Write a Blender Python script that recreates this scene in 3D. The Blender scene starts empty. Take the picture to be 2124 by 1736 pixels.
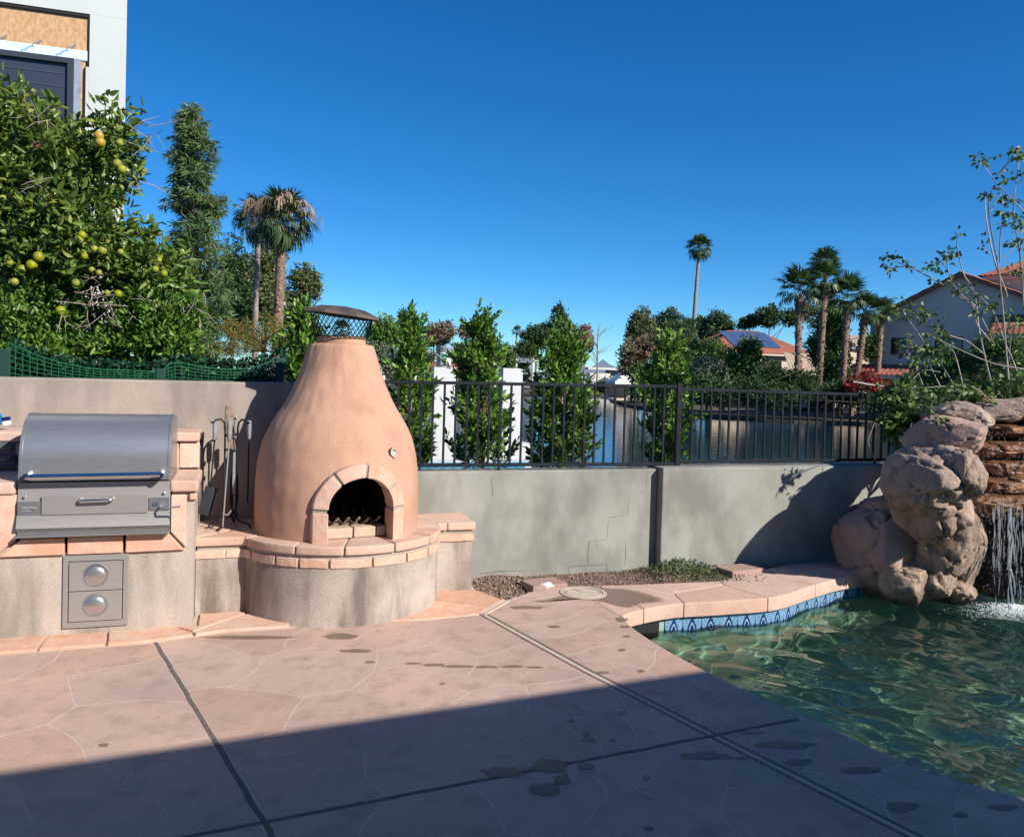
import bpy, bmesh, math, random
import numpy as np
from mathutils import Vector, Matrix, noise
SC = bpy.context.scene
COL = SC.collection
rad = math.radians
random.seed(7)
RNG = np.random.default_rng(11)

# ---------------------------------------------------------------- camera
F, PX, PY, H = 1750., 1062., 808., 1.55          # focal length and principal point on a 2124 x 1736 frame
cam = bpy.data.cameras.new('camera')
cam.sensor_fit = 'HORIZONTAL'
cam.sensor_width = 36
cam.lens = 36 * F / 2124
cam.shift_y = -(868 - PY) / 2124
cam.clip_start, cam.clip_end = 0.05, 9000
camo = bpy.data.objects.new('camera', cam)
COL.objects.link(camo)
RM = Matrix.Rotation(rad(-18), 3, 'Z') @ Matrix.Rotation(rad(90 - 1.3), 3, 'X') @ Matrix.Rotation(rad(1.6), 3, 'Z')
camo.matrix_world = Matrix.Translation((0, 0, H)) @ RM.to_4x4()
SC.camera = camo
# ---------------------------------------------------------------- light
SUN_AZ, SUN_EL = -37., 33.                        # heading of the light over the ground, height of the sun
sd = Vector((math.sin(rad(SUN_AZ)) * math.cos(rad(SUN_EL)), math.cos(rad(SUN_AZ)) * math.cos(rad(SUN_EL)), -math.sin(rad(SUN_EL))))
sun = bpy.data.lights.new('sun', 'SUN')
sun.energy, sun.angle, sun.color = 4.8, rad(0.53), (1, .93, .84)
suno = bpy.data.objects.new('sun', sun)
suno.rotation_euler = sd.to_track_quat('-Z', 'Y').to_euler()
suno.location = (6, -8, 12)
COL.objects.link(suno)
W = bpy.data.worlds.new('World')
SC.world = W
W.use_nodes = True
wn, wl = W.node_tree.nodes, W.node_tree.links
wn.clear()
sky = wn.new('ShaderNodeTexSky')
sky.sky_type = 'NISHITA'
sky.sun_disc = False
sky.sun_elevation, sky.sun_rotation = rad(SUN_EL), rad(180 + SUN_AZ)
sky.altitude, sky.air_density, sky.dust_density, sky.ozone_density = 2500, 1.0, 0.0, 6.0
hs = wn.new('ShaderNodeHueSaturation')
hs.inputs['Saturation'].default_value = 1.22
bg = wn.new('ShaderNodeBackground')
bg.inputs['Strength'].default_value = 0.115
wo = wn.new('ShaderNodeOutputWorld')
wl.new(sky.outputs[0], hs.inputs['Color'])
tint = wn.new('ShaderNodeMix'); tint.data_type = 'RGBA'; tint.blend_type = 'MULTIPLY'; tint.inputs[0].default_value = 1; tint.inputs[7].default_value = (.55, .76, .80, 1)
wl.new(hs.outputs[0], tint.inputs[6])
wl.new(tint.outputs[2], bg.inputs['Color'])
wl.new(bg.outputs[0], wo.inputs['Surface'])
SC.view_settings.view_transform = 'Standard'
SC.view_settings.look = 'None'
SC.view_settings.gamma = 1
SC.view_settings.exposure = 0.62
SC.cycles.use_denoising = True
SC.cycles.max_bounces = 8
SC.cycles.transparent_max_bounces = 16
SC.cycles.sample_clamp_indirect = 6

# ---------------------------------------------------------------- helpers
CO = Vector((0, 0, H))
def ray(x, y): return RM @ Vector(((x - PX) / F, -(y - PY) / F, -1))
def at(x, y, D): return CO + ray(float(x), float(y)) * float(D)                # a point seen at a frame position, D metres deep
def onz(x, y, z=0.):
    d = ray(x, y); return CO + d * ((z - H) / d.z)
def ony(x, y, Y):
    d = ray(x, y); return CO + d * (Y / d.y)
CR, CF = RM @ Vector((1, 0, 0)), Vector((math.sin(rad(18)), math.cos(rad(18)), 0))
CR = Vector((CF.y, -CF.x, 0))
def cw(r, d, z=0.): return Vector((CR.x * r + CF.x * d, CR.y * r + CF.y * d, z))   # right, forward, up seen from the patio
def S(L): return [Vector(p) for p in L]

class MB:
    def __init__(s): s.v, s.f = [], []
    def add(s, v, f):
        b = len(s.v); s.v += [tuple(p) for p in v]; s.f += [tuple(i + b for i in q) for q in f]; return s
    def box(s, x0, x1, y0, y1, z0, z1, m=None):
        v = [Vector((x, y, z)) for z in (z0, z1) for y in (y0, y1) for x in (x0, x1)]
        if m: v = [m @ p for p in v]
        return s.add(v, [(0, 2, 3, 1), (4, 5, 7, 6), (0, 1, 5, 4), (2, 6, 7, 3), (0, 4, 6, 2), (1, 3, 7, 5)])
    def prism(s, poly, z0, z1, m=None):
        n = len(poly)
        v = [Vector((p[0], p[1], z0)) for p in poly] + [Vector((p[0], p[1], z1)) for p in poly]
        if m: v = [m @ p for p in v]
        return s.add(v, [tuple(range(n))[::-1], tuple(range(n, 2 * n))] + [(i, (i + 1) % n, n + (i + 1) % n, n + i) for i in range(n)])
    def tube(s, path, r, n=8, cap=True):
        P = S(path); k = len(P); R = r if isinstance(r, (list, tuple)) else [r] * k
        t = [(P[min(i + 1, k - 1)] - P[max(i - 1, 0)]).normalized() for i in range(k)]
        a = t[0].orthogonal().normalized(); v = []
        for i in range(k):
            a = (a - t[i] * a.dot(t[i])); a = a.normalized() if a.length > 1e-6 else t[i].orthogonal().normalized()
            b = t[i].cross(a)
            v += [P[i] + (a * math.cos(2 * math.pi * j / n) + b * math.sin(2 * math.pi * j / n)) * R[i] for j in range(n)]
        f = [(i * n + j, i * n + (j + 1) % n, (i + 1) * n + (j + 1) % n, (i + 1) * n + j) for i in range(k - 1) for j in range(n)]
        if cap: f += [tuple(range(n))[::-1], tuple(range((k - 1) * n, k * n))]
        return s.add(v, f)
    def lathe(s, prof, n=24, m=None, cap=False):
        v = [Vector((r * math.cos(2 * math.pi * j / n), r * math.sin(2 * math.pi * j / n), z)) for r, z in prof for j in range(n)]
        if m: v = [m @ p for p in v]
        k = len(prof)
        f = [(i * n + j, i * n + (j + 1) % n, (i + 1) * n + (j + 1) % n, (i + 1) * n + j) for i in range(k - 1) for j in range(n)]
        if cap: f += [tuple(range(n))[::-1], tuple(range((k - 1) * n, k * n))]
        return s.add(v, f)
    def build(s, name, mat, parent=None, smooth=None, bevel=0, seg=2):
        me = bpy.data.meshes.new(name); me.from_pydata(s.v, [], s.f)
        if bevel:
            bm = bmesh.new(); bm.from_mesh(me)
            bmesh.ops.recalc_face_normals(bm, faces=bm.faces)
            es = [e for e in bm.edges if len(e.link_faces) == 2 and e.calc_face_angle() > .5]
            bmesh.ops.bevel(bm, geom=es, offset=bevel, segments=seg, affect='EDGES', profile=.6)
            bm.to_mesh(me); bm.free()
        if smooth is not None:
            me.shade_smooth(); me.set_sharp_from_angle(angle=rad(smooth))
        return put(name, me, mat, parent)
def put(name, me, mat, parent=None):
    o = bpy.data.objects.new(name, me); COL.objects.link(o)
    if mat and me and not me.materials: me.materials.append(mat)
    if parent:
        o.parent = parent
        if parent.type == 'EMPTY' and parent.parent is None: o.matrix_parent_inverse = Matrix.Translation(-parent.location)
    return o
def npmesh(name, V, FQ, mat, parent=None, smooth=False):
    me = bpy.data.meshes.new(name); V = np.ascontiguousarray(V, dtype=np.float32); FQ = np.ascontiguousarray(FQ, dtype=np.int32)
    k = FQ.shape[1]
    me.vertices.add(len(V)); me.vertices.foreach_set('co', V.ravel())
    me.loops.add(FQ.size); me.loops.foreach_set('vertex_index', FQ.ravel())
    me.polygons.add(len(FQ)); me.polygons.foreach_set('loop_start', np.arange(0, FQ.size, k, dtype=np.int32))
    me.polygons.foreach_set('loop_total', np.full(len(FQ), k, dtype=np.int32))
    me.update(calc_edges=True); me.validate()
    if smooth: me.shade_smooth()
    return put(name, me, mat, parent)
def tag(o, label=None, cat=None, group=None, kind=None):
    if label: o['label'] = label
    if cat: o['category'] = cat
    if group: o['group'] = group
    if kind: o['kind'] = kind
    return o
def thing(name, label, cat, loc=(0, 0, 0), group=None):
    o = bpy.data.objects.new(name, None); COL.objects.link(o); o.location = loc; o.empty_display_size = .1
    return tag(o, label, cat, group)
def struct(o): o['kind'] = 'structure'; return o
def unit(a): return a / np.maximum(np.linalg.norm(a, axis=-1, keepdims=True), 1e-9)

# ---------------------------------------------------------------- materials
def mat(name, c1, c2=None, scale=4., rough=.85, bump=0., bscale=60., metal=0., spec=.4, vary=0., island=None, detail=5., stretch=None, ramp=(.35, .65), fine=0., dist=.01, streak=None, aniso=0.):
    m = bpy.data.materials.new(name); m.use_nodes = True
    N, L = m.node_tree.nodes, m.node_tree.links
    b = N['Principled BSDF']
    b.inputs['Roughness'].default_value = rough; b.inputs['Metallic'].default_value = metal
    b.inputs['Specular IOR Level'].default_value = spec
    if aniso: b.inputs['Anisotropic'].default_value = aniso
    g = N.new('ShaderNodeNewGeometry')
    pos = g.outputs['Position']
    def mapped(st):
        mp = N.new('ShaderNodeMapping'); mp.inputs['Scale'].default_value = st; L.new(pos, mp.inputs['Vector']); return mp.outputs[0]
    def nz(sc, det, src):
        n = N.new('ShaderNodeTexNoise'); n.inputs['Scale'].default_value = sc; n.inputs['Detail'].default_value = det; n.inputs['Roughness'].default_value = .6
        L.new(src, n.inputs['Vector']); return n.outputs['Fac']
    def rng(src, a, bb):
        r = N.new('ShaderNodeMapRange'); r.inputs['From Min'].default_value = a; r.inputs['From Max'].default_value = bb; L.new(src, r.inputs['Value']); return r.outputs[0]
    def mix(fac, A, B):
        x = N.new('ShaderNodeMix'); x.data_type = 'RGBA'
        if isinstance(fac, float): x.inputs[0].default_value = fac
        else: L.new(fac, x.inputs[0])
        for k, q in ((6, A), (7, B)):
            if isinstance(q, tuple): x.inputs[k].default_value = (*q[:3], 1)
            else: L.new(q, x.inputs[k])
        return x.outputs[2]
    col = c1
    if c2: col = mix(rng(nz(scale, detail, mapped(stretch) if stretch else pos), *ramp), c1, c2)
    if streak: col = mix(rng(nz(streak[1], 4., mapped((1, 1, streak[2]))), streak[3], streak[4]), col, streak[0])
    if island:
        r = N.new('ShaderNodeValToRGB'); e = r.color_ramp.elements
        e[0].position, e[0].color = 0, (*island[0], 1); e[1].position, e[1].color = 1, (*island[-1], 1)
        for i, q in enumerate(island[1:-1]):
            x = e.new((i + 1) / (len(island) - 1)); x.color = (*q, 1)
        L.new(g.outputs['Random Per Island'], r.inputs[0]); col = r.outputs[0]
    if fine:
        x = N.new('ShaderNodeMix'); x.data_type = 'RGBA'; x.blend_type = 'MULTIPLY'; L.new(rng(nz(150., 3., pos), .35, .7), x.inputs[0]); x.inputs[7].default_value = (1 - fine * 1.6, 1 - fine * 1.6, 1 - fine * 1.6, 1)
        if isinstance(col, tuple): x.inputs[6].default_value = (*col, 1)
        else: L.new(col, x.inputs[6])
        col = x.outputs[2]
    if vary:
        oi = N.new('ShaderNodeObjectInfo'); h = N.new('ShaderNodeHueSaturation')
        r1 = N.new('ShaderNodeMapRange'); r1.inputs['To Min'].default_value = 1 - vary; r1.inputs['To Max'].default_value = 1 + vary * .8
        L.new(oi.outputs['Random'], r1.inputs['Value']); L.new(r1.outputs[0], h.inputs['Value'])
        r2 = N.new('ShaderNodeMath'); r2.operation = 'MULTIPLY_ADD'; r2.inputs[1].default_value = 7.31; r2.inputs[2].default_value = .2; L.new(oi.outputs['Random'], r2.inputs[0])
        r3 = N.new('ShaderNodeMath'); r3.operation = 'FRACT'; L.new(r2.outputs[0], r3.inputs[0])
        r4 = N.new('ShaderNodeMapRange'); r4.inputs['To Min'].default_value = .9; r4.inputs['To Max'].default_value = 1.1; L.new(r3.outputs[0], r4.inputs['Value']); L.new(r4.outputs[0], h.inputs['Saturation'])
        if isinstance(col, tuple): h.inputs['Color'].default_value = (*col, 1)
        else: L.new(col, h.inputs['Color'])
        col = h.outputs[0]
    if isinstance(col, tuple): b.inputs['Base Color'].default_value = (*col, 1)
    else: L.new(col, b.inputs['Base Color'])
    if bump:
        u = N.new('ShaderNodeBump'); u.inputs['Strength'].default_value = bump; u.inputs['Distance'].default_value = dist
        L.new(nz(bscale, 5., pos), u.inputs['Height']); L.new(u.outputs[0], b.inputs['Normal'])
    m.diffuse_color = (*c1, 1)
    return m
def wetline(m, z0, z1, k):
    N, L = m.node_tree.nodes, m.node_tree.links; b = N['Principled BSDF']; src = b.inputs['Base Color'].links[0].from_socket; g = N.new('ShaderNodeNewGeometry'); s = N.new('ShaderNodeSeparateXYZ'); L.new(g.outputs['Position'], s.inputs[0])
    n = N.new('ShaderNodeTexNoise'); n.inputs['Scale'].default_value = 7; L.new(g.outputs['Position'], n.inputs['Vector']); a = N.new('ShaderNodeMath'); a.operation = 'MULTIPLY_ADD'; a.inputs[1].default_value = -.14; L.new(n.outputs['Fac'], a.inputs[0]); L.new(s.outputs['Z'], a.inputs[2])
    r = N.new('ShaderNodeMapRange'); r.inputs['From Min'].default_value = z1; r.inputs['From Max'].default_value = z0; L.new(a.outputs[0], r.inputs['Value']); x = N.new('ShaderNodeMix'); x.data_type = 'RGBA'; x.blend_type = 'MULTIPLY'; L.new(r.outputs[0], x.inputs[0]); L.new(src, x.inputs[6]); x.inputs[7].default_value = (k, k, k * .95, 1); L.new(x.outputs[2], b.inputs['Base Color'])
    q = N.new('ShaderNodeMapRange'); q.inputs['To Min'].default_value = .9; q.inputs['To Max'].default_value = .3; L.new(r.outputs[0], q.inputs['Value']); L.new(q.outputs[0], b.inputs['Roughness'])
def leafmat(name, cols, rough=.45, trans=.25):
    m = mat(name, cols[0], island=cols, rough=rough, spec=.35)
    N, L = m.node_tree.nodes, m.node_tree.links; b = N['Principled BSDF']; out = N['Material Output']
    src = b.inputs['Base Color'].links[0].from_socket
    t = N.new('ShaderNodeBsdfTranslucent'); L.new(src, t.inputs['Color'])
    x = N.new('ShaderNodeMixShader'); x.inputs[0].default_value = trans
    L.new(b.outputs[0], x.inputs[1]); L.new(t.outputs[0], x.inputs[2]); L.new(x.outputs[0], out.inputs['Surface'])
    return m
M = {}
M['flag'] = mat('flagstone', (.56, .38, .298), (.45, .318, .26), scale=1.6, rough=.74, bump=.55, bscale=13, vary=.045, fine=.16, dist=.008, streak=((.38, .27, .21), 7., 1., .5, .72))
M['orange'] = mat('orange_sandstone', (.62, .345, .24), (.64, .45, .34), scale=9, rough=.8, bump=.5, bscale=18, vary=.07, fine=.12, dist=.012)
M['orange_pale'] = mat('pale_sandstone', (.60, .41, .32), (.53, .35, .27), scale=5, rough=.8, bump=.45, bscale=20, vary=.035, fine=.1, dist=.01)
M['grout'] = mat('grey_grout', (.36, .32, .27), (.30, .27, .23), scale=14, bump=.3, bscale=120)
M['pale_grout'] = mat('pale_grout', (.535, .42, .34), (.46, .36, .295), scale=9, bump=.3, bscale=120)
M['seal'] = mat('dark_joint', (.085, .072, .065), (.16, .13, .11), scale=25, bump=.4, bscale=90)
M['wet'] = mat('wet_stone', (.235, .155, .115), (.20, .135, .105), scale=5, rough=.42, bump=.2, bscale=40)
M['stucco_grey'] = mat('stained_stucco', (.49, .42, .36), (.34, .285, .24), scale=3.2, rough=.93, bump=.6, bscale=130, streak=((.185, .155, .13), 4.0, .22, .45, .62), fine=.15, dist=.008)
M['stucco_tan'] = mat('tan_stucco', (.50, .415, .35), (.41, .345, .295), scale=2.5, rough=.93, bump=.5, bscale=150, streak=((.27, .235, .20), 3.4, .22, .45, .63), fine=.12, dist=.007)
M['kiva'] = mat('terracotta_stucco', (.52, .31, .21), (.44, .255, .175), scale=2.6, rough=.92, bump=.5, bscale=120, fine=.12, dist=.007, streak=((.40, .225, .15), 3.2, .7, .52, .72), ramp=(.4, .72))
M['wall_grey'] = mat('grey_plaster', (.335, .34, .305), (.27, .272, .245), scale=1.5, rough=.92, bump=.2, bscale=110, streak=((.195, .193, .172), 1.7, .6, .44, .62), fine=.1, dist=.006)
M['wall_tan'] = mat('tan_plaster', (.40, .335, .285), (.32, .27, .23), scale=2.2, rough=.92, bump=.4, bscale=110, streak=((.25, .215, .185), 3.4, .3, .47, .66), fine=.1, dist=.006)
M['cap'] = mat('wall_top', (.42, .39, .33), (.36, .33, .28), scale=6, bump=.4, bscale=90)
M['crack'] = mat('crack', (.04, .036, .032), rough=1)
M['iron'] = mat('black_iron', (.010, .013, .02), (.02, .022, .028), scale=12, rough=.5, spec=.15)
M['rust'] = mat('rusted_iron', (.16, .085, .05), (.30, .25, .21), scale=16, rough=.8, bump=.3, bscale=80)
M['steel'] = mat('brushed_steel', (.37, .375, .385), (.31, .315, .325), scale=9, rough=.34, metal=.72, stretch=(1, 1, 18), ramp=(.3, .7))
M['steel_dull'] = mat('dull_steel', (.43, .405, .385), (.36, .345, .33), scale=12, rough=.44, metal=.6, stretch=(1, 1, 20), ramp=(.3, .7))
M['chrome'] = mat('polished_steel', (.72, .72, .72), rough=.12, metal=1.)
M['frame_steel'] = mat('grey_drawer_frame', (.30, .29, .28), rough=.5, metal=.4)
M['black'] = mat('black', (.008, .008, .009), rough=.7)
M['soot'] = mat('soot', (.022, .02, .019), (.035, .03, .027), scale=5, rough=.95)
M['firebrick'] = mat('fire_brick', (.50, .38, .29), (.42, .32, .25), scale=12, bump=.4, bscale=60)
M['grey_handle'] = mat('grey_handle', (.25, .27, .29), (.2, .21, .22), scale=20, rough=.5)
M['white'] = mat('white_stucco', (.58, .59, .585), (.52, .53, .525), scale=2., rough=.9, bump=.3, bscale=80)
M['house_white'] = mat('house_stucco', (.53, .56, .545), (.48, .51, .495), scale=.9, rough=.9, bump=.25, bscale=60)
M['dirt'] = mat('dirt', (.20, .13, .095), (.13, .085, .065), scale=9, rough=1, bump=1, bscale=45, dist=.03)
M['gravel'] = mat('gravel', (.26, .19, .15), island=[(.14, .10, .08), (.30, .22, .17), (.24, .17, .13)], rough=.95)
M['rock'] = mat('fake_rock', (.50, .365, .275), (.34, .255, .20), scale=2.4, rough=.9, bump=.9, bscale=42, vary=.05, fine=.3, dist=.014, ramp=(.4, .68), streak=((.20, .155, .125), 5., .5, .5, .7))
M['rock_pink'] = mat('pink_rock', (.50, .335, .265), (.37, .25, .20), scale=2.6, rough=.9, bump=.8, bscale=42, fine=.26, dist=.013)
wetline(M['rock'], -.21, -.13, .38); wetline(M['rock_pink'], -.21, -.13, .38)
M['wet_rock'] = mat('wet_brown_rock', (.26, .115, .045), (.13, .062, .03), scale=9, rough=.22, bump=1., bscale=26, spec=.7, dist=.03)
M['bark'] = mat('bark', (.23, .17, .12), (.12, .09, .07), scale=9, bump=.8, bscale=25, dist=.03)
M['twig'] = mat('pale_twig', (.36, .29, .25), (.24, .19, .16), scale=18, rough=.8)
M['palm_bark'] = mat('palm_bark', (.30, .20, .14), (.13, .085, .06), scale=5, bump=1., bscale=9, dist=.1, stretch=(1, 1, 2.5))
M['palm_bark_grey'] = mat('grey_palm_bark', (.30, .25, .22), (.2, .16, .14), scale=3, bump=.5, bscale=6, dist=.05, stretch=(1, 1, 3))
M['tile_red'] = mat('red_roof', (.36, .125, .08), (.27, .095, .06), scale=.8, rough=.85)
M['tile_tan'] = mat('tan_roof', (.42, .33, .23), (.36, .28, .2), scale=.8, rough=.85)
M['glass'] = mat('window_glass', (.02, .025, .03), rough=.06, spec=.8)
M['land'] = mat('bank', (.085, .07, .05), (.05, .045, .03), scale=.5, rough=1, bump=.5, bscale=3, dist=.1)
# ================================================================ setting
def crom(P, k=6):
    P = [Vector((*p, 0)) if len(p) == 2 else Vector(p) for p in P]; out = []
    for i in range(len(P) - 1):
        a, b, c, d = P[max(i - 1, 0)], P[i], P[i + 1], P[min(i + 2, len(P) - 1)]
        for j in range(k):
            t = j / k
            out.append(.5 * ((2 * b) + (c - a) * t + (2 * a - 5 * b + 4 * c - d) * t * t + (3 * b - a - 3 * c + d) * t ** 3))
    out.append(P[-1]); return out
def clip(poly, px, py, nx, ny):
    out = []; n = len(poly)
    for i in range(n):
        a, b = poly[i], poly[(i + 1) % n]
        da, db = (a[0] - px) * nx + (a[1] - py) * ny, (b[0] - px) * nx + (b[1] - py) * ny
        if da <= 0: out.append(a)
        if da * db < 0:
            t = da / (da - db); out.append((a[0] + (b[0] - a[0]) * t, a[1] + (b[1] - a[1]) * t))
    return out
def area(p): return .5 * sum(p[i][0] * p[(i + 1) % len(p)][1] - p[(i + 1) % len(p)][0] * p[i][1] for i in range(len(p)))
def inset(p, g):
    n = len(p); out = []
    for i in range(n):
        a, b, c = p[i - 1], p[i], p[(i + 1) % n]
        e1 = Vector((b[0] - a[0], b[1] - a[1])); e2 = Vector((c[0] - b[0], c[1] - b[1]))
        if e1.length < 1e-7 or e2.length < 1e-7: continue
        n1 = Vector((-e1.y, e1.x)).normalized(); n2 = Vector((-e2.y, e2.x)).normalized(); m = n1 + n2
        m = n1 if m.length < .3 else m / max(.5, m.length_squared / 2)
        out.append((b[0] + m.x * g, b[1] + m.y * g))
    return out
def resample(p, step, wob, freq=1.9, keep=None):
    out = []; n = len(p)
    for i in range(n):
        a, b = Vector(p[i]), Vector(p[(i + 1) % n]); L = (b - a).length
        if L < 1e-4: continue
        k = max(1, int(L / step))
        for j in range(k):
            q = a + (b - a) * (j / k); q3 = Vector((q.x * freq, q.y * freq, 3.7))
            w = wob * keep(q) if keep else wob
            out.append((q.x + w * noise.noise(q3), q.y + w * noise.noise(q3 + Vector((17, 5, 9)))))
    return out
def segd(q, a, b):
    a, b = Vector(a), Vector(b); d = b - a; t = max(0, min(1, (q - a).dot(d) / max(d.length_squared, 1e-9))); return (q - a - d * t).length
def pieces(poly, seeds, gap=.006, wob=.05, step=.07, keep=None):
    bd = list(zip(poly, list(poly[1:]) + [poly[0]]))
    keep = lambda q: min(1., max(0., min(segd(q, a, b) for a, b in bd) - .003) / .15)
    if area(poly) < 0: poly = poly[::-1]
    res = []
    for i, s in enumerate(seeds):
        c = list(poly)
        for j, t in enumerate(seeds):
            if i != j and c: c = clip(c, (s[0] + t[0]) / 2, (s[1] + t[1]) / 2, t[0] - s[0], t[1] - s[1])
        if len(c) < 3 or abs(area(c)) < .004: continue
        c = inset(resample(c, step, wob, keep=keep), gap)
        if len(c) > 2: res.append(c)
    return res
def xy(px, py): p = onz(px, py); return (p.x, p.y)

# ---- ground, lake and banks
g = MB().add([(-6000, -3000, -4), (6000, -3000, -4), (6000, 7000, -4), (-6000, 7000, -4)], [(0, 1, 2, 3)]).build('ground', M['land']); struct(g)
lm = mat('lake_water', (.006, .028, .045), rough=.05, spec=.36)
N_, L_ = lm.node_tree.nodes, lm.node_tree.links
gg = N_.new('ShaderNodeNewGeometry'); mp = N_.new('ShaderNodeMapping'); mp.inputs['Scale'].default_value = (.9, 2.6, 1); mp.inputs['Rotation'].default_value = (0, 0, rad(18))
n1 = N_.new('ShaderNodeTexNoise'); n1.inputs['Scale'].default_value = 1.3; n1.inputs['Detail'].default_value = 4
bp = N_.new('ShaderNodeBump'); bp.inputs['Strength'].default_value = .3; bp.inputs['Distance'].default_value = .05
L_.new(gg.outputs['Position'], mp.inputs[0]); L_.new(mp.outputs[0], n1.inputs['Vector']); L_.new(n1.outputs['Fac'], bp.inputs['Height']); L_.new(bp.outputs[0], N_['Principled BSDF'].inputs['Normal'])
lk = MB().add([(-400, 6.3, -1.5), (400, 6.3, -1.5), (400, 600, -1.5), (-400, 600, -1.5)], [(0, 1, 2, 3)]).build('lake', lm); struct(lk)
def land(name, pts, z): return struct(MB().prism([(p[0], p[1]) for p in pts], -3.9, z).build(name, M['land']))
land('near_bank', [(-40, 6.26), (9.5, 6.26), (9.5, 8.2), (3.6, 8.0), tuple(cw(.25, 13))[:2], tuple(cw(.25, 17.4))[:2], tuple(cw(-2.4, 17.4))[:2], tuple(cw(-6.3, 60))[:2], tuple(cw(-9, 104))[:2], tuple(cw(-60, 104))[:2], (-60, 60)], -.25)
def pr(px, D): return tuple(cw((px - 1062) / F * D, D))[:2]
land('far_bank', [pr(350, 105), pr(1262, 104), pr(1268, 90), pr(1310, 76), pr(1440, 61), pr(1650, 58), pr(1900, 57), pr(2130, 50), pr(2500, 42), pr(5200, 40), (400, 160), (300, 400), (-300, 400)], -1.36)
me_ = MB(); mts = [(-60, 8), (-42, 22), (-30, 16), (-12, 46), (0, 70), (14, 44), (30, 30), (52, 34), (80, 10)]
base = at(1250, 770, 2600); ring = []
for k, (dx, hz) in enumerate(mts):
    c = base + CR * dx * 1.6
    ring.append((c, hz * .62))
for c, hz in ring: me_.v += [(c.x, c.y, -4), (c.x, c.y, hz), (c.x + CF.x * 150, c.y + CF.y * 150, -4)]
for k in range(len(ring) - 1):
    a = 3 * k; me_.f += [(a, a + 3, a + 4, a + 1), (a + 1, a + 4, a + 5, a + 2)]
struct(me_.build('mountain', mat('hazed_mountain', (.20, .25, .33), (.16, .21, .29), scale=.02, rough=1)))  # distance haze is put into the grey-blue base colour

# ---- patio deck with its flagstones
def yj2(x): return 2.93 + .118 * (x - .113)
def xj1(y): return -.405 + .2524 * (4.98 - y)
DR = [(1.506, 5.121), (1.752, 4.017), (1.982, 3.151), (2.227, 2.263), (2.55, 1.1)]
def xdr(y):
    for (x0, y0), (x1, y1) in zip(DR, DR[1:]):
        if y >= y1: return x0 + (x1 - x0) * (y - y0) / (y1 - y0)
    return DR[-1][0] + .277 * (1.1 - y)
PE = [(2.351, 4.795), (2.318, 4.60), (2.325, 4.2), (2.376, 3.795), (2.44, 3.45), (2.522, 3.142), (2.628, 2.685), (2.836, 2.372), (3.25, 1.95), (3.9, 1.45), (4.8, .8), (5.6, -.4)]
PEs = [tuple(p)[:2] for p in crom(PE, 5)]
IN = [(2.351, 4.795), (2.40, 4.89), (2.55, 4.969), (2.841, 5.046), (3.211, 5.039), (3.652, 5.058), (4.085, 5.252), (4.483, 5.422), (4.853, 5.506), (5.15, 5.53)]
INs = [tuple(p)[:2] for p in crom(IN, 6)]
OUT = [(2.306, 5.637), (2.743, 5.588), (3.208, 5.564), (3.542, 5.569), (3.973, 5.764), (4.414, 5.932), (4.891, 5.965), (5.15, 5.965)]
OUTs = [tuple(p)[:2] for p in crom(OUT, 5)]
bord = [xy(-500, 1392), xy(0, 1358), xy(300, 1335), xy(470, 1311), xy(600, 1303)]
deck_poly = [(-9, -7), (5.6, -7)] + PEs[::-1] + [(2.306, 5.637), (2.025, 5.574), (1.748, 5.379), (1.62, 5.6), (1.62, 6.04), (-9, 6.04)]
deck = struct(MB().prism(deck_poly, -1.75, -.0006).build('deck', M['pale_grout']))
def near_pool(q): return min((q.x - a) ** 2 + (q.y - b) ** 2 for a, b in PEs + INs) < .0009
def zs(L, ox, oy=1203.6): return [xy(ox + a * .5, oy + b * .5) for a, b in L]
JG = .009
panA = [(-3.6, yj2(-3.6) + JG), (xj1(2.93) - .012, yj2(.113) + JG)] + [(xj1(4.97) - .012, 4.97)] + [b for b in bord if b[0] < xj1(4.97) - .05][::-1] + [(-3.6, bord[0][1])]
panB = [(.113 + .012, yj2(.13) + JG), (xdr(3.15) - .026, yj2(1.96) + JG), (DR[1][0] - .026, DR[1][1]), (DR[0][0] - .026, DR[0][1] - .02), xy(880, 1288), (.8, 5.16), (.5, 5.16), xy(600, 1303), xy(470, 1311), (xj1(4.99) + .012, 4.97)]
panC = [(xdr(3.16) + .026, yj2(2.0) + JG)] + [(DR[1][0] + .026, DR[1][1]), (DR[0][0] + .026, DR[0][1]), (1.77, 5.36), (2.025, 5.574), (2.306, 5.637)] + [p for p in PEs if p[1] > yj2(2.5) + .02] + [(2.492, yj2(2.495) + JG)]
panD = [(-3.6, yj2(-3.6) - JG), (xj1(2.93) - .012, yj2(.113) - JG), (xj1(1.2) - .012, 1.2), (-3.6, 1.2)]
panE = [(.113 + .012, yj2(.13) - JG), (xdr(3.15) - .026, yj2(1.96) - JG), (xdr(2.26) - .026, 2.26), (xdr(1.2) - .026, 1.2), (xj1(1.2) + .012, 1.2)]
panF = [(xdr(3.1) + .026, yj2(2.0) - JG), (2.512, yj2(2.505) - JG)] + [p for p in PEs if 1.2 < p[1] < yj2(2.5) - .02] + [(4.2, 1.2), (xdr(1.2) + .026, 1.2), (xdr(2.26) + .026, 2.26)]
R2 = 1062.
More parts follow.
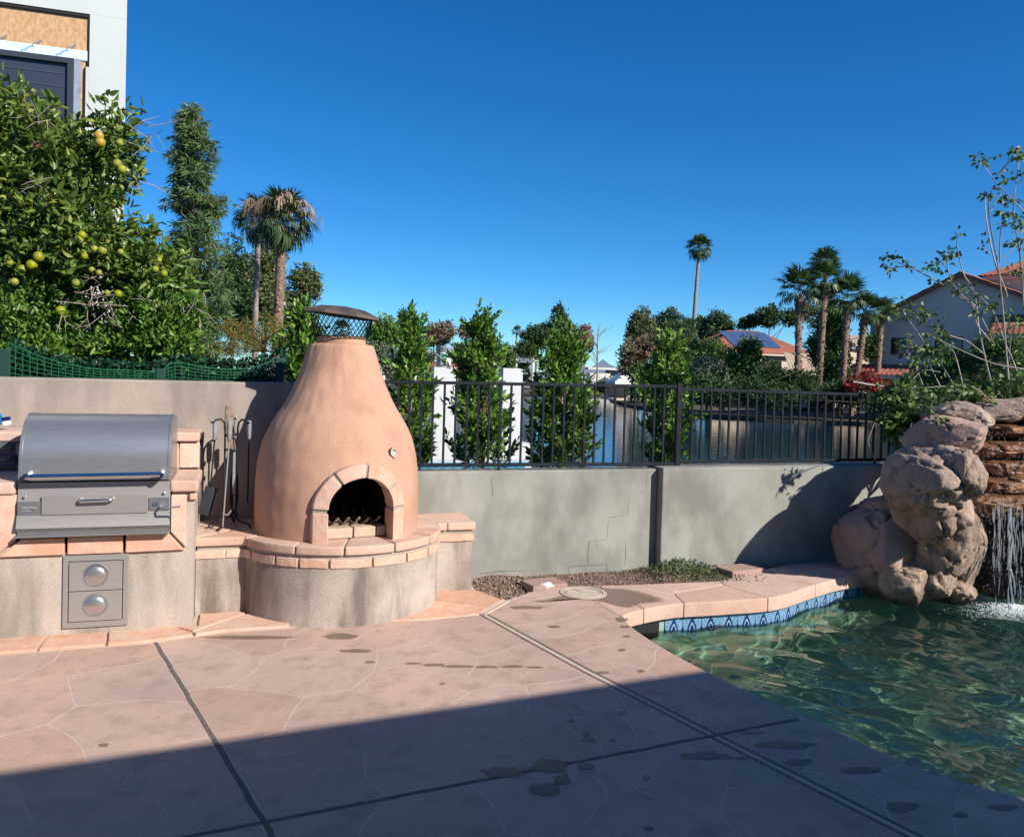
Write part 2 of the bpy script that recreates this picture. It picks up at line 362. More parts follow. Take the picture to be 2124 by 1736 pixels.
seeds = [
 (panA, zs([(300, 350), (60, 500), (520, 430), (430, 640), (30, 745), (170, 860), (640, 860), (60, 350), (-300, 420), (-300, 600), (-400, 850), (420, 960), (-100, 960)], 0)),
 (panB, zs([(880, 340), (1280, 380), (960, 560), (1150, 790), (1560, 580), (1400, 240), (1780, 330), (1800, 450), (1960, 250), (2080, 330), (1750, 830), (2020, 520), (1420, 880), (1100, 245)], 0) + zs([(140, 520), (330, 610), (120, 690), (-60, 640), (620, 620)], R2)),
 (panC, zs([(330, 70), (150, 60), (420, 130), (250, 190), (120, 130), (420, 225), (330, 250), (470, 320), (620, 350), (420, 400), (640, 460), (820, 500), (950, 540), (600, 70), (780, 450)], R2)),
 (panD, zs([(200, 1060), (600, 1120), (30, 1180), (900, 1080), (350, 1300)], 0)),
 (panE, zs([(1350, 1010), (1800, 1000), (2050, 1150), (1600, 1300)], 0) + zs([(450, 800), (760, 690), (700, 860), (120, 900), (1000, 800), (620, 1010), (1200, 960), (400, 1200)], R2)),
 (panF, zs([(1050, 620), (1180, 690), (1380, 740), (1420, 900), (1600, 850), (1750, 960), (2000, 1000), (1900, 1150), (2300, 1200)], R2)),
]
rings = 0
for poly, sd_ in seeds:
    for c in pieces(poly, sd_, .0045, .15, .05, near_pool):
        o = MB().prism(c, -.10, 0).build('flagstone', M['flag'], deck)
# plain slab away from the stones, under the roof
MB().prism([(-8.9, -6.9), (5.5, -6.9), (5.3, -.3), (4.2, 1.18), (-8.9, 1.18)], -.09, -.001).build('slab', M['flag'], deck)
MB().prism([(-8.9, 1.2), (-3.62, 1.2), (-3.62, 4.75), (-8.9, 4.75)], -.09, -.001).build('slab', M['flag'], deck)
def strip(pts, w, z0, z1):
    a = [(p[0] - w, p[1]) for p in pts] + [(p[0] + w, p[1]) for p in pts[::-1]]
    return MB().prism(a, z0, z1)
j = [(xj1(y) + .006 * noise.noise(Vector((y * 7, 1, 2))), y) for y in np.arange(4.98, 1.2, -.06)]
strip(j, .0115, -.02, -.0001).build('control_joint', M['seal'], deck)
jj = [(x, yj2(x) + .005 * noise.noise(Vector((x * 7, 4, 2)))) for x in np.arange(-3.6, 2.5, .06)]
MB().prism([(x, y - .0115) for x, y in jj] + [(x, y + .0115) for x, y in jj[::-1]], -.02, -.0003).build('control_joint', M['seal'], deck)

# wet patches left by splashes
def film(P):
    k = len(P); c = (sum(p[0] for p in P) / k, sum(p[1] for p in P) / k); m = MB()
    for f_ in (1., .8, .55): m.v += [(c[0] + (x - c[0]) * f_, c[1] + (y - c[1]) * f_, .0022) for x, y in P]
    m.v.append((*c, .0022)); m.f = [(r * k + (i + 1) % k, r * k + i, (r + 1) * k + i, (r + 1) * k + (i + 1) % k) for r in range(2) for i in range(k)] + [(2 * k + (i + 1) % k, 2 * k + i, 3 * k) for i in range(k)]
    return m
def wetbuild(m, P_n):
    o = m.build('wet_patch', M['wet'], deck); a = o.data.attributes.new('wet', 'FLOAT', 'POINT'); a.data.foreach_set('value', [0.] * P_n + [.75] * P_n + [1.] * (P_n + 1)); return o
N_, L_ = M['wet'].node_tree.nodes, M['wet'].node_tree.links; at_ = N_.new('ShaderNodeAttribute'); at_.attribute_name = 'wet'; nn = N_.new('ShaderNodeTexNoise'); nn.inputs['Scale'].default_value = 38; nn.inputs['Detail'].default_value = 6
g_ = N_.new('ShaderNodeNewGeometry'); L_.new(g_.outputs['Position'], nn.inputs['Vector']); ad = N_.new('ShaderNodeMath'); L_.new(at_.outputs['Fac'], ad.inputs[0]); L_.new(nn.outputs['Fac'], ad.inputs[1]); mr = N_.new('ShaderNodeMapRange'); mr.inputs['From Min'].default_value = .66; mr.inputs['From Max'].default_value = 1.35; mr.inputs['To Max'].default_value = .85; L_.new(ad.outputs[0], mr.inputs['Value']); L_.new(mr.outputs[0], N_['Principled BSDF'].inputs['Alpha'])
def patch(px, py, rx, ry, seed, k=26, amp=.4):
    P = []
    for i in range(k):
        a = 2 * math.pi * i / k; w = 1 + amp * noise.noise(Vector((math.cos(a) * 1.6 + seed * 7.3, math.sin(a) * 1.6, seed))) + .25 * amp * noise.noise(Vector((math.cos(a) * 5 + seed, math.sin(a) * 5, seed * 2)))
        P.append(xy(px + rx * math.cos(a) * w, py + ry * math.sin(a) * w))
    c = Vector((sum(p[0] for p in P) / k, sum(p[1] for p in P) / k))
    P = [p for p in P]
    return film(P)
wet = [(520, 1322, 95, 4), (705, 1320, 42, 7), (740, 1350, 35, 4), (768, 1373, 12, 3), (858, 1376, 18, 2.6), (900, 1379, 30, 3), (952, 1382, 34, 3), (1010, 1383, 28, 3), (1065, 1382, 26, 3), (1110, 1384, 20, 2.5), (918, 1418, 7, 2.5),
 (1290, 1285, 16, 5), (1298, 1300, 12, 3), (1300, 1320, 9, 2.5), (1290, 1348, 9, 3), (1330, 1392, 8, 3), (1250, 1395, 14, 3),
 (1290, 1478, 9, 4), (1270, 1536, 6, 3), (1215, 1522, 10, 6), (1222, 1535, 14, 5), (1185, 1495, 7, 3), (1045, 1602, 48, 13), (1140, 1590, 42, 16), (1130, 1638, 36, 15), (1165, 1618, 20, 14), (1215, 1590, 20, 9), (1340, 1613, 8, 4),
 (1460, 1568, 60, 9), (1540, 1572, 14, 4), (1560, 1520, 28, 3), (1630, 1545, 70, 9), (1655, 1580, 34, 8), (1785, 1598, 48, 8), (1895, 1580, 20, 9), (1942, 1600, 18, 6), (1868, 1672, 36, 11), (1993, 1690, 17, 7), (2080, 1674, 35, 7), (1345, 1718, 12, 5),
 (215, 1545, 12, 4), (1095, 1260, 40, 4), (1150, 1300, 14, 3)]
for k, w in enumerate(wet): wetbuild(patch(*w, k + 1), 26)
pts = [(1085, 1248), (1130, 1240), (1165, 1226), (1180, 1222), (1300, 1214), (1225, 1213), (1290, 1222), (1345, 1228), (1395, 1247), (1350, 1256), (1300, 1262), (1262, 1250), (1200, 1247), (1165, 1243), (1120, 1249)]
pts = [(1085, 1249), (1140, 1240), (1175, 1229), (1230, 1214), (1262, 1219), (1300, 1220), (1345, 1229), (1390, 1246), (1340, 1254), (1310, 1263), (1275, 1256), (1240, 1247), (1195, 1244), (1150, 1244), (1120, 1250)]
cc = crom([xy(*p) for p in pts + pts[:1]], 4)[:-1]
wetbuild(film([(p.x, p.y) for p in cc]), len(cc))

# orange border stones along the grill island and beside the hearth
def sub(poly, sd_, m, z0, z1, gap=.008, wob=.02, bev=.006, parent=None, name='flagstone'):
    for c in pieces(poly, sd_, gap, wob, .05): MB().prism(c, z0, z1).build(name, m, parent, bevel=bev)
bp_ = bord + [(.35, 5.3), (.1, 5.46), (-.2, 5.46), (-.2, 5.2), (-2.6, 5.2)]
sub(bp_, [xy(-200, 1352), xy(20, 1345), xy(150, 1338), xy(290, 1325), xy(430, 1285), xy(500, 1300)], M['orange'], -.1, .016, parent=deck)
sub([xy(800, 1290), xy(880, 1286), xy(993, 1276), xy(1046, 1245), (1.61, 5.69), (1.25, 5.69), (1.0, 5.3)], [xy(940, 1268), xy(985, 1238)], M['orange'], -.1, .006, parent=deck)

# ---- trench drain
td = thing('trench_drain', 'narrow tan slotted trench drain running across the flagstone deck to the pool', 'drain', (1.98, 3.15, 0))
M['drain'] = mat('drain_plastic', (.17, .135, .105), (.12, .098, .08), scale=14, rough=.6)
dr = [(xdr(y), y) for y in np.arange(5.12, 1.2, -.1)]
for off in (-.023, .023): strip([(x + off, y) for x, y in dr], .0075, -.05, .0012).build('rail', M['drain'], td)
gb = MB()
for y in np.arange(5.11, 1.25, -.026): gb.box(xdr(y) - .0155, xdr(y) + .0155, y - .0088, y + .0088, -.02, -.0025)
tag(gb.build('grate', M['drain'], td), kind='stuff')
strip(dr, .0155, -.08, -.03).build('channel', M['black'], td)
a_, b_ = Vector((1.497, 5.091, 0)), Vector((1.741, 5.356, 0)); t_ = (b_ - a_).normalized(); nrm = Vector((-t_.y, t_.x, 0)); es = thing('edge_strip', 'short pale ribbed edge strip between dirt bed and trench drain', 'edging', a_)
for q in (-.016, .016): MB().prism([tuple(a_ + nrm * (q - .006))[:2], tuple(b_ + nrm * (q - .006))[:2], tuple(b_ + nrm * (q + .006))[:2], tuple(a_ + nrm * (q + .006))[:2]], -.05, .007).build('rail', M['pale_grout'], es)
gb = MB()
for k in range(14):
    p = a_ + (b_ - a_) * ((k + .5) / 14); mtx = Matrix.Translation(p) @ Matrix.Rotation(math.atan2(t_.y, t_.x), 4, 'Z'); gb.box(-.006, .006, -.0105, .0105, -.03, .004, mtx)
tag(gb.build('rib', M['pale_grout'], es), kind='stuff')

# ---- pool
pool_poly = PEs[::-1] + [(p[0] - .012 * 0, p[1] + .045) for p in INs] + [(5.6, 6.0), (6.6, 6.35), (9.5, 6.4), (13, 6.4), (13, -.4)]
PL = M['plaster'] = mat('pool_plaster', (.28, .40, .32), (.20, .31, .24), scale=1.4, rough=.9)
fl = MB().add([(x, y, -1.2) for x, y in pool_poly], [tuple(range(len(pool_poly)))])
n_ = len(pool_poly)
ws = MB(); far = pool_poly[len(PEs) - 1:]
for (x0, y0), (x1, y1) in zip(far, far[1:] + [pool_poly[0]]): ws.add([(x0, y0, -1.2), (x1, y1, -1.2), (x1, y1, -.12), (x0, y0, -.12)], [(0, 1, 2, 3)])
basin = struct(ws.add(fl.v, fl.f).build('pool_basin', PL))
nw = MB()
for (x0, y0), (x1, y1) in zip(PEs, PEs[1:]): nw.add([(x0 + .012, y0, -1.2), (x1 + .012, y1, -1.2), (x1 + .012, y1, -.11), (x0 + .012, y0, -.11)], [(0, 1, 2, 3)])
nw.build('near_wall', PL, basin)
# water sheet with real ripples
WZ = -.185; st = .024
gx, gy = np.arange(2.2, 9.6, st), np.arange(-.3, 6.42, st)
X, Y = np.meshgrid(gx, gy, indexing='ij')
fall = (6.05, 5.15)
r_ = np.hypot(X - fall[0], Y - fall[1])
Z = np.zeros_like(X); rr = np.random.default_rng(5)
for k in range(34):
    lam = rr.uniform(.13, .62); th = rr.normal(math.atan2(-.62, -.78), .75); ph = rr.uniform(0, 6.28); a = .0015 * (lam / .3) ** .9 * rr.uniform(.5, 1.2)
    wx = .10 * np.sin(1.7 * Y + k) + .08 * np.sin(2.3 * X + 2 * k)
    Z += a * np.sin(2 * math.pi / lam * (X * math.cos(th) + Y * math.sin(th) + wx) + ph)
Z += .010 * np.exp(-r_ / .9) * np.sin(2 * math.pi * r_ / .26) + .004 * np.exp(-r_ / 2.5) * np.sin(2 * math.pi * r_ / .4)
pp = np.array(pool_poly); inside = np.zeros_like(X, bool); jx = np.roll(pp, 1, 0)
for (x0, y0), (x1, y1) in zip(pp, jx):
    c = ((y0 > Y) != (y1 > Y)) & (X < (x1 - x0) * (Y - y0) / ((y1 - y0) if y1 != y0 else 1e-9) + x0); inside ^= c
near = np.zeros_like(inside)
for dx in (-2, 0, 2):
    for dy in (-2, 0, 2): near |= np.roll(np.roll(inside, dx, 0), dy, 1)
nx, ny = X.shape; idx = np.arange(nx * ny).reshape(nx, ny)
q = np.stack([idx[:-1, :-1], idx[1:, :-1], idx[1:, 1:], idx[:-1, 1:]], -1).reshape(-1, 4)
q = q[(near[:-1, :-1] & near[1:, 1:]).reshape(-1)]
used = np.unique(q); remap = np.full(nx * ny, -1); remap[used] = np.arange(len(used))
Vw = np.stack([X.ravel(), Y.ravel(), Z.ravel() + WZ], -1)[used]
wm = bpy.data.materials.new('pool_water'); wm.use_nodes = True
N_, L_ = wm.node_tree.nodes, wm.node_tree.links; N_.remove(N_['Principled BSDF'])
gl = N_.new('ShaderNodeBsdfGlass'); gl.inputs['IOR'].default_value = 1.33; gl.inputs['Roughness'].default_value = 0; gl.inputs['Color'].default_value = (.82, .93, .82, 1)
L_.new(gl.outputs[0], N_['Material Output'].inputs['Surface'])
water = npmesh('pool_water', Vw, remap[q], wm, None, True); struct(water)
sun.cycles.is_caustics_light = True
water.cycles.is_caustics_caster = True
basin.cycles.is_caustics_receiver = True
for c in basin.children: c.cycles.is_caustics_receiver = True

# ---- raised coping over the far edge, with blue tiles below
cop = thing('pool_coping', 'curving raised sandstone coping slab along the far pool edge above blue tiles', 'coping', (3.4, 5.3, 0))
cpoly = INs + OUTs[::-1]
cs = [(2.35, 5.3), (2.75, 5.33), (3.2, 5.2), (3.1, 5.5), (3.85, 5.35), (4.25, 5.6), (4.85, 5.7)]
for c in pieces(cpoly, cs, .0025, .05, .03): MB().prism(c, -.098, .001).build('coping_stone', M['orange_pale'], cop, smooth=40, bevel=.007, seg=3)
MB().prism([(p[0], p[1] + .055) for p in INs] + [(p[0], p[1] - .012) for p in OUTs[::-1]], -.6, -.003).build('bed', M['grout'], cop)
M['tile_b'] = mat('blue_tile', (.15, .29, .43), (.10, .22, .36), scale=20, rough=.18, spec=.6)
M['tile_d'] = mat('dark_blue_motif', (.010, .04, .14), rough=.15, spec=.6)
M['tile_w'] = mat('pale_line', (.36, .48, .56), rough=.2, spec=.6)
tw = .142; tl = MB().box(-tw / 2 + .0015, tw / 2 - .0015, 0, .008, -.155, -.003)
acc = 0; L_pts = [Vector((p[0], p[1] + .034, 0)) for p in INs]; dist = [0]
for a, b in zip(L_pts, L_pts[1:]): dist.append(dist[-1] + (b - a).length)
def along(s):
    for i in range(len(dist) - 1):
        if s <= dist[i + 1]: t = (s - dist[i]) / (dist[i + 1] - dist[i]); return L_pts[i].lerp(L_pts[i + 1], t), (L_pts[i + 1] - L_pts[i]).normalized()
    return L_pts[-1], (L_pts[-1] - L_pts[-2]).normalized()
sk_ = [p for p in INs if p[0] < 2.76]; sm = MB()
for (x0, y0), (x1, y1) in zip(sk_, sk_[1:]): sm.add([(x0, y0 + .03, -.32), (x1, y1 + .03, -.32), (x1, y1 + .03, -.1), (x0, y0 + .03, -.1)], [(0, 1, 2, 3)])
sm.build('skimmer_shade', M['black'], basin)  # flat black strip painting the shade of the skimmer gap beside the tiles
s0 = next(d for d, p in zip(dist, L_pts) if p.x > 2.74)
band = thing('tile_band', 'band of blue patterned pool tiles under the sandstone coping', 'tile band', (3.6, 5.1, -.2))
me_t = None
def tear(sc, z0, k=20):
    P = []
    for i in range(k):
        a = 2 * math.pi * i / k; w = math.sin(a); r = (1 - .55 * max(w, 0) ** 1.2)
        P.append((sc * .034 * math.cos(a) * r * (1.15 if w < 0 else 1), z0 + sc * (.030 * w if w < 0 else .072 * w)))
    return P
while s0 + tw < dist[-1] - .25:
    p, t = along(s0 + tw / 2); mtx = Matrix.Translation((p.x, p.y, -.1)) @ Matrix.Rotation(math.atan2(t.y, t.x), 4, 'Z')
    if me_t is None:
        o = tl.build('tile', M['tile_b'], band); me_t = o.data; mot = MB(); inn = MB(); ln = MB()
        for P, y, mb in ((tear(1, -.085), -.0006, mot), (tear(.62, -.088), -.0012, ln), (tear(.46, -.088), -.0018, mot)):
            mb.add([(x, y, z) for x, z in P], [tuple(range(len(P)))])
        for ang in (-62, -42, -22, 22, 42, 62):
            d = Vector((math.sin(rad(ang)), 0, math.cos(rad(ang)))); e = Vector((d.z, 0, -d.x)) * .0016; b0 = Vector((0, -.0005, -.105))
            L1 = min(.098 / max(d.z, .1), .066 / abs(d.x)); q0, q1 = b0 + d * .055, b0 + d * L1
            ln.add([q0 - e, q0 + e, q1 + e, q1 - e], [(0, 1, 2, 3)])
        for sx in (-1, 1):
            tri = [(sx * .069, -.0005, -.15), (sx * .069, -.0005, -.06), (sx * .045, -.0005, -.15)]; mot.add(tri, [(0, 1, 2)] if sx < 0 else [(2, 1, 0)])
        om = mot.build('motif', M['tile_d'], o); ol = ln.build('motif_line', M['tile_w'], o); mm, ml = om.data, ol.data
    else:
        o = put('tile', me_t, None, band); om = put('motif', mm, None, o); ol = put('motif_line', ml, None, o)
    o.matrix_basis = mtx; s0 += tw
# ---- skimmer lid
sk = thing('skimmer_lid', 'round tan plastic skimmer lid set in the wet deck', 'lid', onz(1210, 1230)); c = onz(1210, 1230); mt4 = Matrix.Translation(c)
M['lid'] = mat('tan_plastic', (.50, .43, .34), (.44, .37, .3), scale=20, rough=.6)
MB().lathe([(.165, -.01), (.165, .006), (.138, .007), (.138, -.004)], 36, mt4).build('rim', M['lid'], sk, smooth=30)
MB().lathe([(.001, .006), (.128, .006), (.131, .003), (.131, -.01)], 36, mt4).build('cover', M['lid'], sk, smooth=30)
gb = MB()
for a in (0, 120, 240): gb.box(-.002, .002, .02, .11, .0062, .0085, mt4 @ Matrix.Rotation(rad(a + 20), 4, 'Z'))
for a in (60, 250): gb.box(-.012, .012, .11, .122, .0062, .0095, mt4 @ Matrix.Rotation(rad(a), 4, 'Z'))
tag(gb.build('embossing', M['grout'], sk), kind='stuff')

# ---- garden walls
w1 = MB().box(-9, .72, 6.05, 6.25, -.3, 1.418).build('tall_garden_wall', M['wall_tan'], bevel=.012); tag(w1, 'tall stained tan plaster wall behind the grill', 'wall')
w2 = MB().box(.725, 3.215, 6.055, 6.25, -.3, .79).build('low_garden_wall', M['wall_grey'], bevel=.01); tag(w2, 'low cracked grey plaster wall below the iron fence beside the fireplace', 'wall')
w3 = MB().box(3.218, 7.2, 5.97, 6.25, -.3, .81).build('low_garden_wall', M['wall_grey'], bevel=.01); tag(w3, 'low grey plaster wall section stepping forward behind the rock waterfall', 'wall')
def zc(zx, zy): return ((1300 + zx * .61205) * .708, (1300 + zy * .61205) * .708)
def crack(pts, w=.0022):
    P = [ony(*zc(*p), 6.0535) for p in pts]; Q = []
    for a, b in zip(P, P[1:]):
        k = max(2, int((b - a).length / .025))
        Q += [a.lerp(b, i / k) + Vector((noise.noise(a.lerp(b, i / k) * 9) * .008, 0, noise.noise(a.lerp(b, i / k) * 9 + Vector((5, 5, 5))) * .008)) for i in range(k)]
    Q.append(P[-1]); m = MB()
    for i, a in enumerate(Q):
        t = (Q[min(i + 1, len(Q) - 1)] - Q[max(i - 1, 0)]).normalized(); n = Vector((-t.z, 0, t.x)) * w * (.5 + random.random()); m.v += [tuple(a - n), tuple(a + n)]
    m.f = [(2 * i, 2 * i + 2, 2 * i + 3, 2 * i + 1) for i in range(len(Q) - 1)]
    m.build('crack', M['crack'], w2)
crack([(975, 125), (970, 235), (890, 240), (880, 345), (790, 352), (783, 460), (697, 470)], .0006)
crack([(697, 470), (690, 580), (600, 590), (600, 655)], .001); crack([(690, 580), (780, 580), (785, 640)], .001); crack([(175, 620), (290, 610), (400, 604)], .0012); crack([(230, 165), (234, 250)], .001); crack([(870, 470), (866, 580)], .0008)

# ---- covered patio of the house behind, whose roof shades the near deck
M['beige_wall'] = mat('cream_patio', (.84, .76, .66), rough=.9)
pc = thing('patio_cover', 'flat patio roof on posts along the house behind the deck', 'patio roof', (1, -3, 0))
e0, e1 = Vector((-5.5, -.97)), Vector((5.62, .21)); ev = (e1 - e0)
MB().prism([(-5.5, -6.8), (5.62, -6.8), (5.62, -.06), (-5.5, -1.24)], 3.0, 3.22).build('roof', M['beige_wall'], pc)
for x in (-5.3, 5.2): MB().box(x, x + .2, -1.7, -1.5, 0, 3.0).build('post', M['house_white'], pc)
MB().box(-9, 9, -7.2, -6.85, 0, 5.5).build('wall', M['beige_wall'], pc)
# ================================================================ grill island
IY = 5.19
isl = thing('grill_island', 'stucco barbecue island framed with orange sandstone around the steel grill', 'island', (-.75, 5.6, 0))
m = MB().box(-3.2, -.225, IY, 6.045, -.05, .47)
m.box(-3.2, -1.135, IY, 6.045, .47, .80).box(-.345, -.225, IY, 6.045, .47, .80).box(-1.135, -.345, 5.74, 6.045, .47, 1.0)
m.build('base', M['stucco_tan'], isl)
def face(poly, name='facing_stone', mt='orange', y0=IY - .022, y1=IY + .01, par=isl, bev=.006):
    MB().add([(x, y0, z) for x, z in poly] + [(x, y1, z) for x, z in poly], [tuple(range(len(poly)))] + [tuple(range(len(poly), 2 * len(poly)))[::-1]] + [(i, i + len(poly), (i + 1) % len(poly) + len(poly), (i + 1) % len(poly)) for i in range(len(poly))]).build(name, M[mt], par, bevel=bev)
gx0, gx1 = -1.125, -.355
face([(-1.215, .462), (-.895, .462), (-.895, .555), (gx0 + .015, .555)]); face([(-.88, .462), (-.60, .462), (-.60, .558), (-.88, .558)]); face([(-.585, .462), (-.275, .466), (gx1 - .005, .565), (-.585, .562)])
face([(-1.222, .475), (gx0 - .005, .56), (gx0 - .005, .80), (-1.222, .80)]); face([(-.268, .48), (-.27, .785), (gx1 + .005, .785), (gx1 + .005, .572)])
face([(-.252, .755), (-.214, .755), (-.214, .79), (-.252, .79)])
face([(-1.30, .79), (-1.238, .79), (-1.238, .48), (-1.30, .44)], mt='stucco_tan', y0=IY - .004)
# counter slabs and raised back ledge
for (x0, x1, y0, y1, z0, z1) in ((-.358, -.205, IY - .035, 5.44, .80, .868), (-.358, -.205, 5.446, 5.72, .80, .866), (-1.9, -1.135, IY - .035, 5.72, .80, .868), (-2.6, -1.91, IY - .035, 5.72, .80, .868)):
    MB().box(x0, x1, y0, y1, z0, z1).build('counter_slab', M['orange_pale'], isl, bevel=.018, seg=3)
for (x0, x1) in ((-2.3, -1.72), (-1.71, -1.14), (-.9, -.35), (-.345, -.225)):
    MB().box(x0, x1, 5.735, 5.76, .872, 1.035).build('facing_stone', M['orange'], isl, bevel=.006)
for (x0, x1) in ((-2.3, -1.52), (-1.51, -.95), (-.94, -.225)):
    MB().box(x0, x1, 5.71, 6.045, 1.04, 1.10).build('ledge_slab', M['orange_pale'], isl, bevel=.015, seg=3)
MB().box(-2.32, -1.13, 5.765, 6.044, .8, 1.04).build('ledge_core', M['grout'], isl); MB().box(-1.13, -.227, 5.766, 6.044, 1.0, 1.04).build('ledge_core', M['grout'], isl)
MB().box(-.346, -.227, 5.763, 6.044, .80, 1.04).build('ledge_core', M['grout'], isl)
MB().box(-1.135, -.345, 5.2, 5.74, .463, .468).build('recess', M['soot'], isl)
# ---------------------------------------------------------------- grill
gr = thing('built_in_grill', 'stainless steel built-in grill with closed rounded hood', 'grill', (-.74, 5.4, .56))
def extr(prof, x0, x1, name, mt, par, sm=30, bev=0):
    n = len(prof); v = [(x0, y, z) for y, z in prof] + [(x1, y, z) for y, z in prof]
    MB().add(v, [tuple(range(n))[::-1], tuple(range(n, 2 * n))] + [(i, (i + 1) % n, n + (i + 1) % n, n + i) for i in range(n)]).build(name, M[mt], par, smooth=sm, bevel=bev)
hood = [(5.70, .875), (5.70, 1.20)] + [(5.42 + .255 * math.cos(rad(a)) + (.02 if a < 90 else 0), .96 + .27 * math.sin(rad(a))) for a in range(62, 181, 7)] + [(5.158, .875)]
extr(hood, gx0 + .006, gx1 - .006, 'hood', 'steel', gr, 25)
for x0, x1 in ((gx0 + .002, gx0 + .016), (gx1 - .016, gx1 - .002)):
    extr([(5.702, .873)] + [(p[0] - .003 if p[0] < 5.5 else p[0], p[1] + .003) for p in hood[1:-1]] + [(5.155, .873)], x0, x1, 'hood_end_trim', 'steel', gr, 25)
hb = gr.children[0]
MB().tube([(gx0 + .05, 5.098, .905), (gx1 - .05, 5.098, .912)], .0155, 16).build('handle_bar', M['chrome'], gr, smooth=40)
for x in (gx0 + .052, gx1 - .052):
    MB().tube([(x, 5.17, .912), (x, 5.10, .907), (x, 5.088, .906)], [.024, .022, .018], 16).build('handle_mount', M['chrome'], gr, smooth=40)
# control panel with a drop door
extr([(5.165, .80), (5.165, .865), (5.64, .865), (5.64, .58), (5.165, .58), (5.152, .60), (5.128, .62), (5.150, .70), (5.150, .745)], gx0, gx1, 'firebox_front', 'steel_dull', gr, 20)
MB().box(gx0 + .12, gx1 - .115, 5.139, 5.149, .690, .795).build('charcoal_door', M['steel_dull'], gr, bevel=.002, seg=1)
MB().box(gx0 + .004, gx0 + .115, 5.1435, 5.1488, .693, .765).build('panel_plate', M['steel'], gr); MB().box(gx1 - .11, gx1 - .003, 5.1435, 5.1488, .703, .775).build('panel_plate', M['steel'], gr)
MB().box(gx0 + .018, gx0 + .098, 5.1405, 5.1432, .712, .738).build('nameplate', M['frame_steel'], gr, bevel=.002)
M['plate'] = mat('plate_blue', (.22, .28, .36), rough=.3, metal=.8)
MB().box(gx1 - .092, gx1 - .062, 5.1405, 5.1432, .728, .748).build('badge', M['plate'], gr)
MB().tube([(-.815, 5.138, .772), (-.815, 5.115, .770), (-.805, 5.108, .769), (-.66, 5.108, .772), (-.65, 5.115, .773), (-.65, 5.138, .775)], .0075, 10).build('door_handle', M['chrome'], gr, smooth=60)
for x, z in ((gx0 + .035, .79), (gx1 - .03, .80)): MB().lathe([(.008, 0), (.007, .006), (.001, .009)], 12, Matrix.Translation((x, 5.152, z)) @ Matrix.Rotation(rad(90), 4, 'X')).build('bolt', M['chrome'], gr, smooth=40)
MB().box(gx0 - .006, gx1 + .002, 5.112, 5.20, .572, .584).build('drip_lip', M['steel'], gr, bevel=.004)
MB().tube([(gx1 - .055, 5.145, .722), (gx1 - .045, 5.10, .722), (gx1 - .02, 5.07, .724), (gx1 + .05, 5.055, .735), (gx1 + .065, 5.05, .736), (gx1 + .07, 5.05, .724)], .0055, 8).build('crank_lever', M['steel_dull'], gr, smooth=60)
tx = bpy.data.curves.new('nameplate_text', 'FONT'); tx.body = 'Fire Magic'; tx.size = .0195; tx.extrude = .0003; tx.align_x = 'CENTER'; tx.shear = .25
to = bpy.data.objects.new('nameplate_text', tx); COL.objects.link(to); to.matrix_world = Matrix.Translation((gx0 + .058, 5.1395, .7185)) @ Matrix.Rotation(rad(90), 4, 'X')
bpy.context.view_layer.update(); dg = bpy.context.evaluated_depsgraph_get(); tm = bpy.data.meshes.new_from_object(to.evaluated_get(dg)); tmx = to.matrix_world.copy(); bpy.data.objects.remove(to)
tm.transform(tmx); tm.materials.clear(); o = put('nameplate_text', tm, M['chrome'], gr); o['kind'] = 'stuff'
rs = thing('rotisserie_rod', 'thin dark spit rod lying across the counter beside the grill', 'rod', (-1.3, 5.32, .95))
MB().tube([(-1.75, 5.30, .955), (-1.17, 5.33, .975)], .005, 8).build('shaft', M['iron'], rs, smooth=60); MB().box(-1.178, -1.166, 5.315, 5.345, .95, 1.0).build('fork', M['iron'], rs); MB().box(-1.6, -1.59, 5.29, 5.32, .868, .962).build('fork', M['iron'], rs)
# ---------------------------------------------------------------- drawers
dw = thing('drawer_unit', 'steel two-drawer unit set into the stucco base under the grill', 'drawers', (-.735, 5.18, .05))
fx0, fx1, fz0, fz1 = -.902, -.568, .048, .455
for b in ((fx0, fx1, fz0, fz0 + .034), (fx0, fx1, fz1 - .034, fz1), (fx0, fx0 + .028, fz0 + .034, fz1 - .034), (fx1 - .028, fx1, fz0 + .034, fz1 - .034)):
    MB().box(b[0], b[1], IY - .012, IY + .02, b[2], b[3]).build('frame', M['frame_steel'], dw, bevel=.002, seg=1)
MB().box(fx0 + .02, fx1 - .02, IY - .004, IY + .02, fz0 + .03, fz1 - .03).build('gap', M['black'], dw)
for z0, z1 in ((fz0 + .0375, .252), (.256, fz1 - .0375)):
    d = MB().box(fx0 + .032, fx1 - .032, IY - .020, IY, z0, z1).build('drawer', M['steel_dull'], dw, bevel=.002, seg=1)
    mx = Matrix.Translation(((fx0 + fx1) / 2, IY - .0195, (z0 + z1) / 2 + .006)) @ Matrix.Rotation(rad(90), 4, 'X')
    MB().lathe([(.066, 0), (.064, .003), (.058, .003), (.0555, .0)], 40, mx).build('handle_ring', M['steel'], d, smooth=40)
    hm = MB(); k = 20
    for i in range(6):
        f_ = i / 5
        for j_ in range(k + 1):
            a = math.pi * j_ / k; r = .055 * math.cos(f_ * math.pi / 2 * .98); hm.v.append(tuple(mx @ Vector((r * math.cos(a), r * math.sin(a) * .98 - .002, .018 * math.sin(f_ * math.pi / 2) + .001))))
    hm.f = [(i * (k + 1) + j_, i * (k + 1) + j_ + 1, (i + 1) * (k + 1) + j_ + 1, (i + 1) * (k + 1) + j_) for i in range(5) for j_ in range(k)]
    hm.build('handle_cup', M['steel'], d, smooth=50)
    MB().lathe([(.0555, .0008), (.04, .0012), (.02, .0016), (.001, .0017)], 36, mx).build('handle_dish', M['chrome'], d, smooth=60)
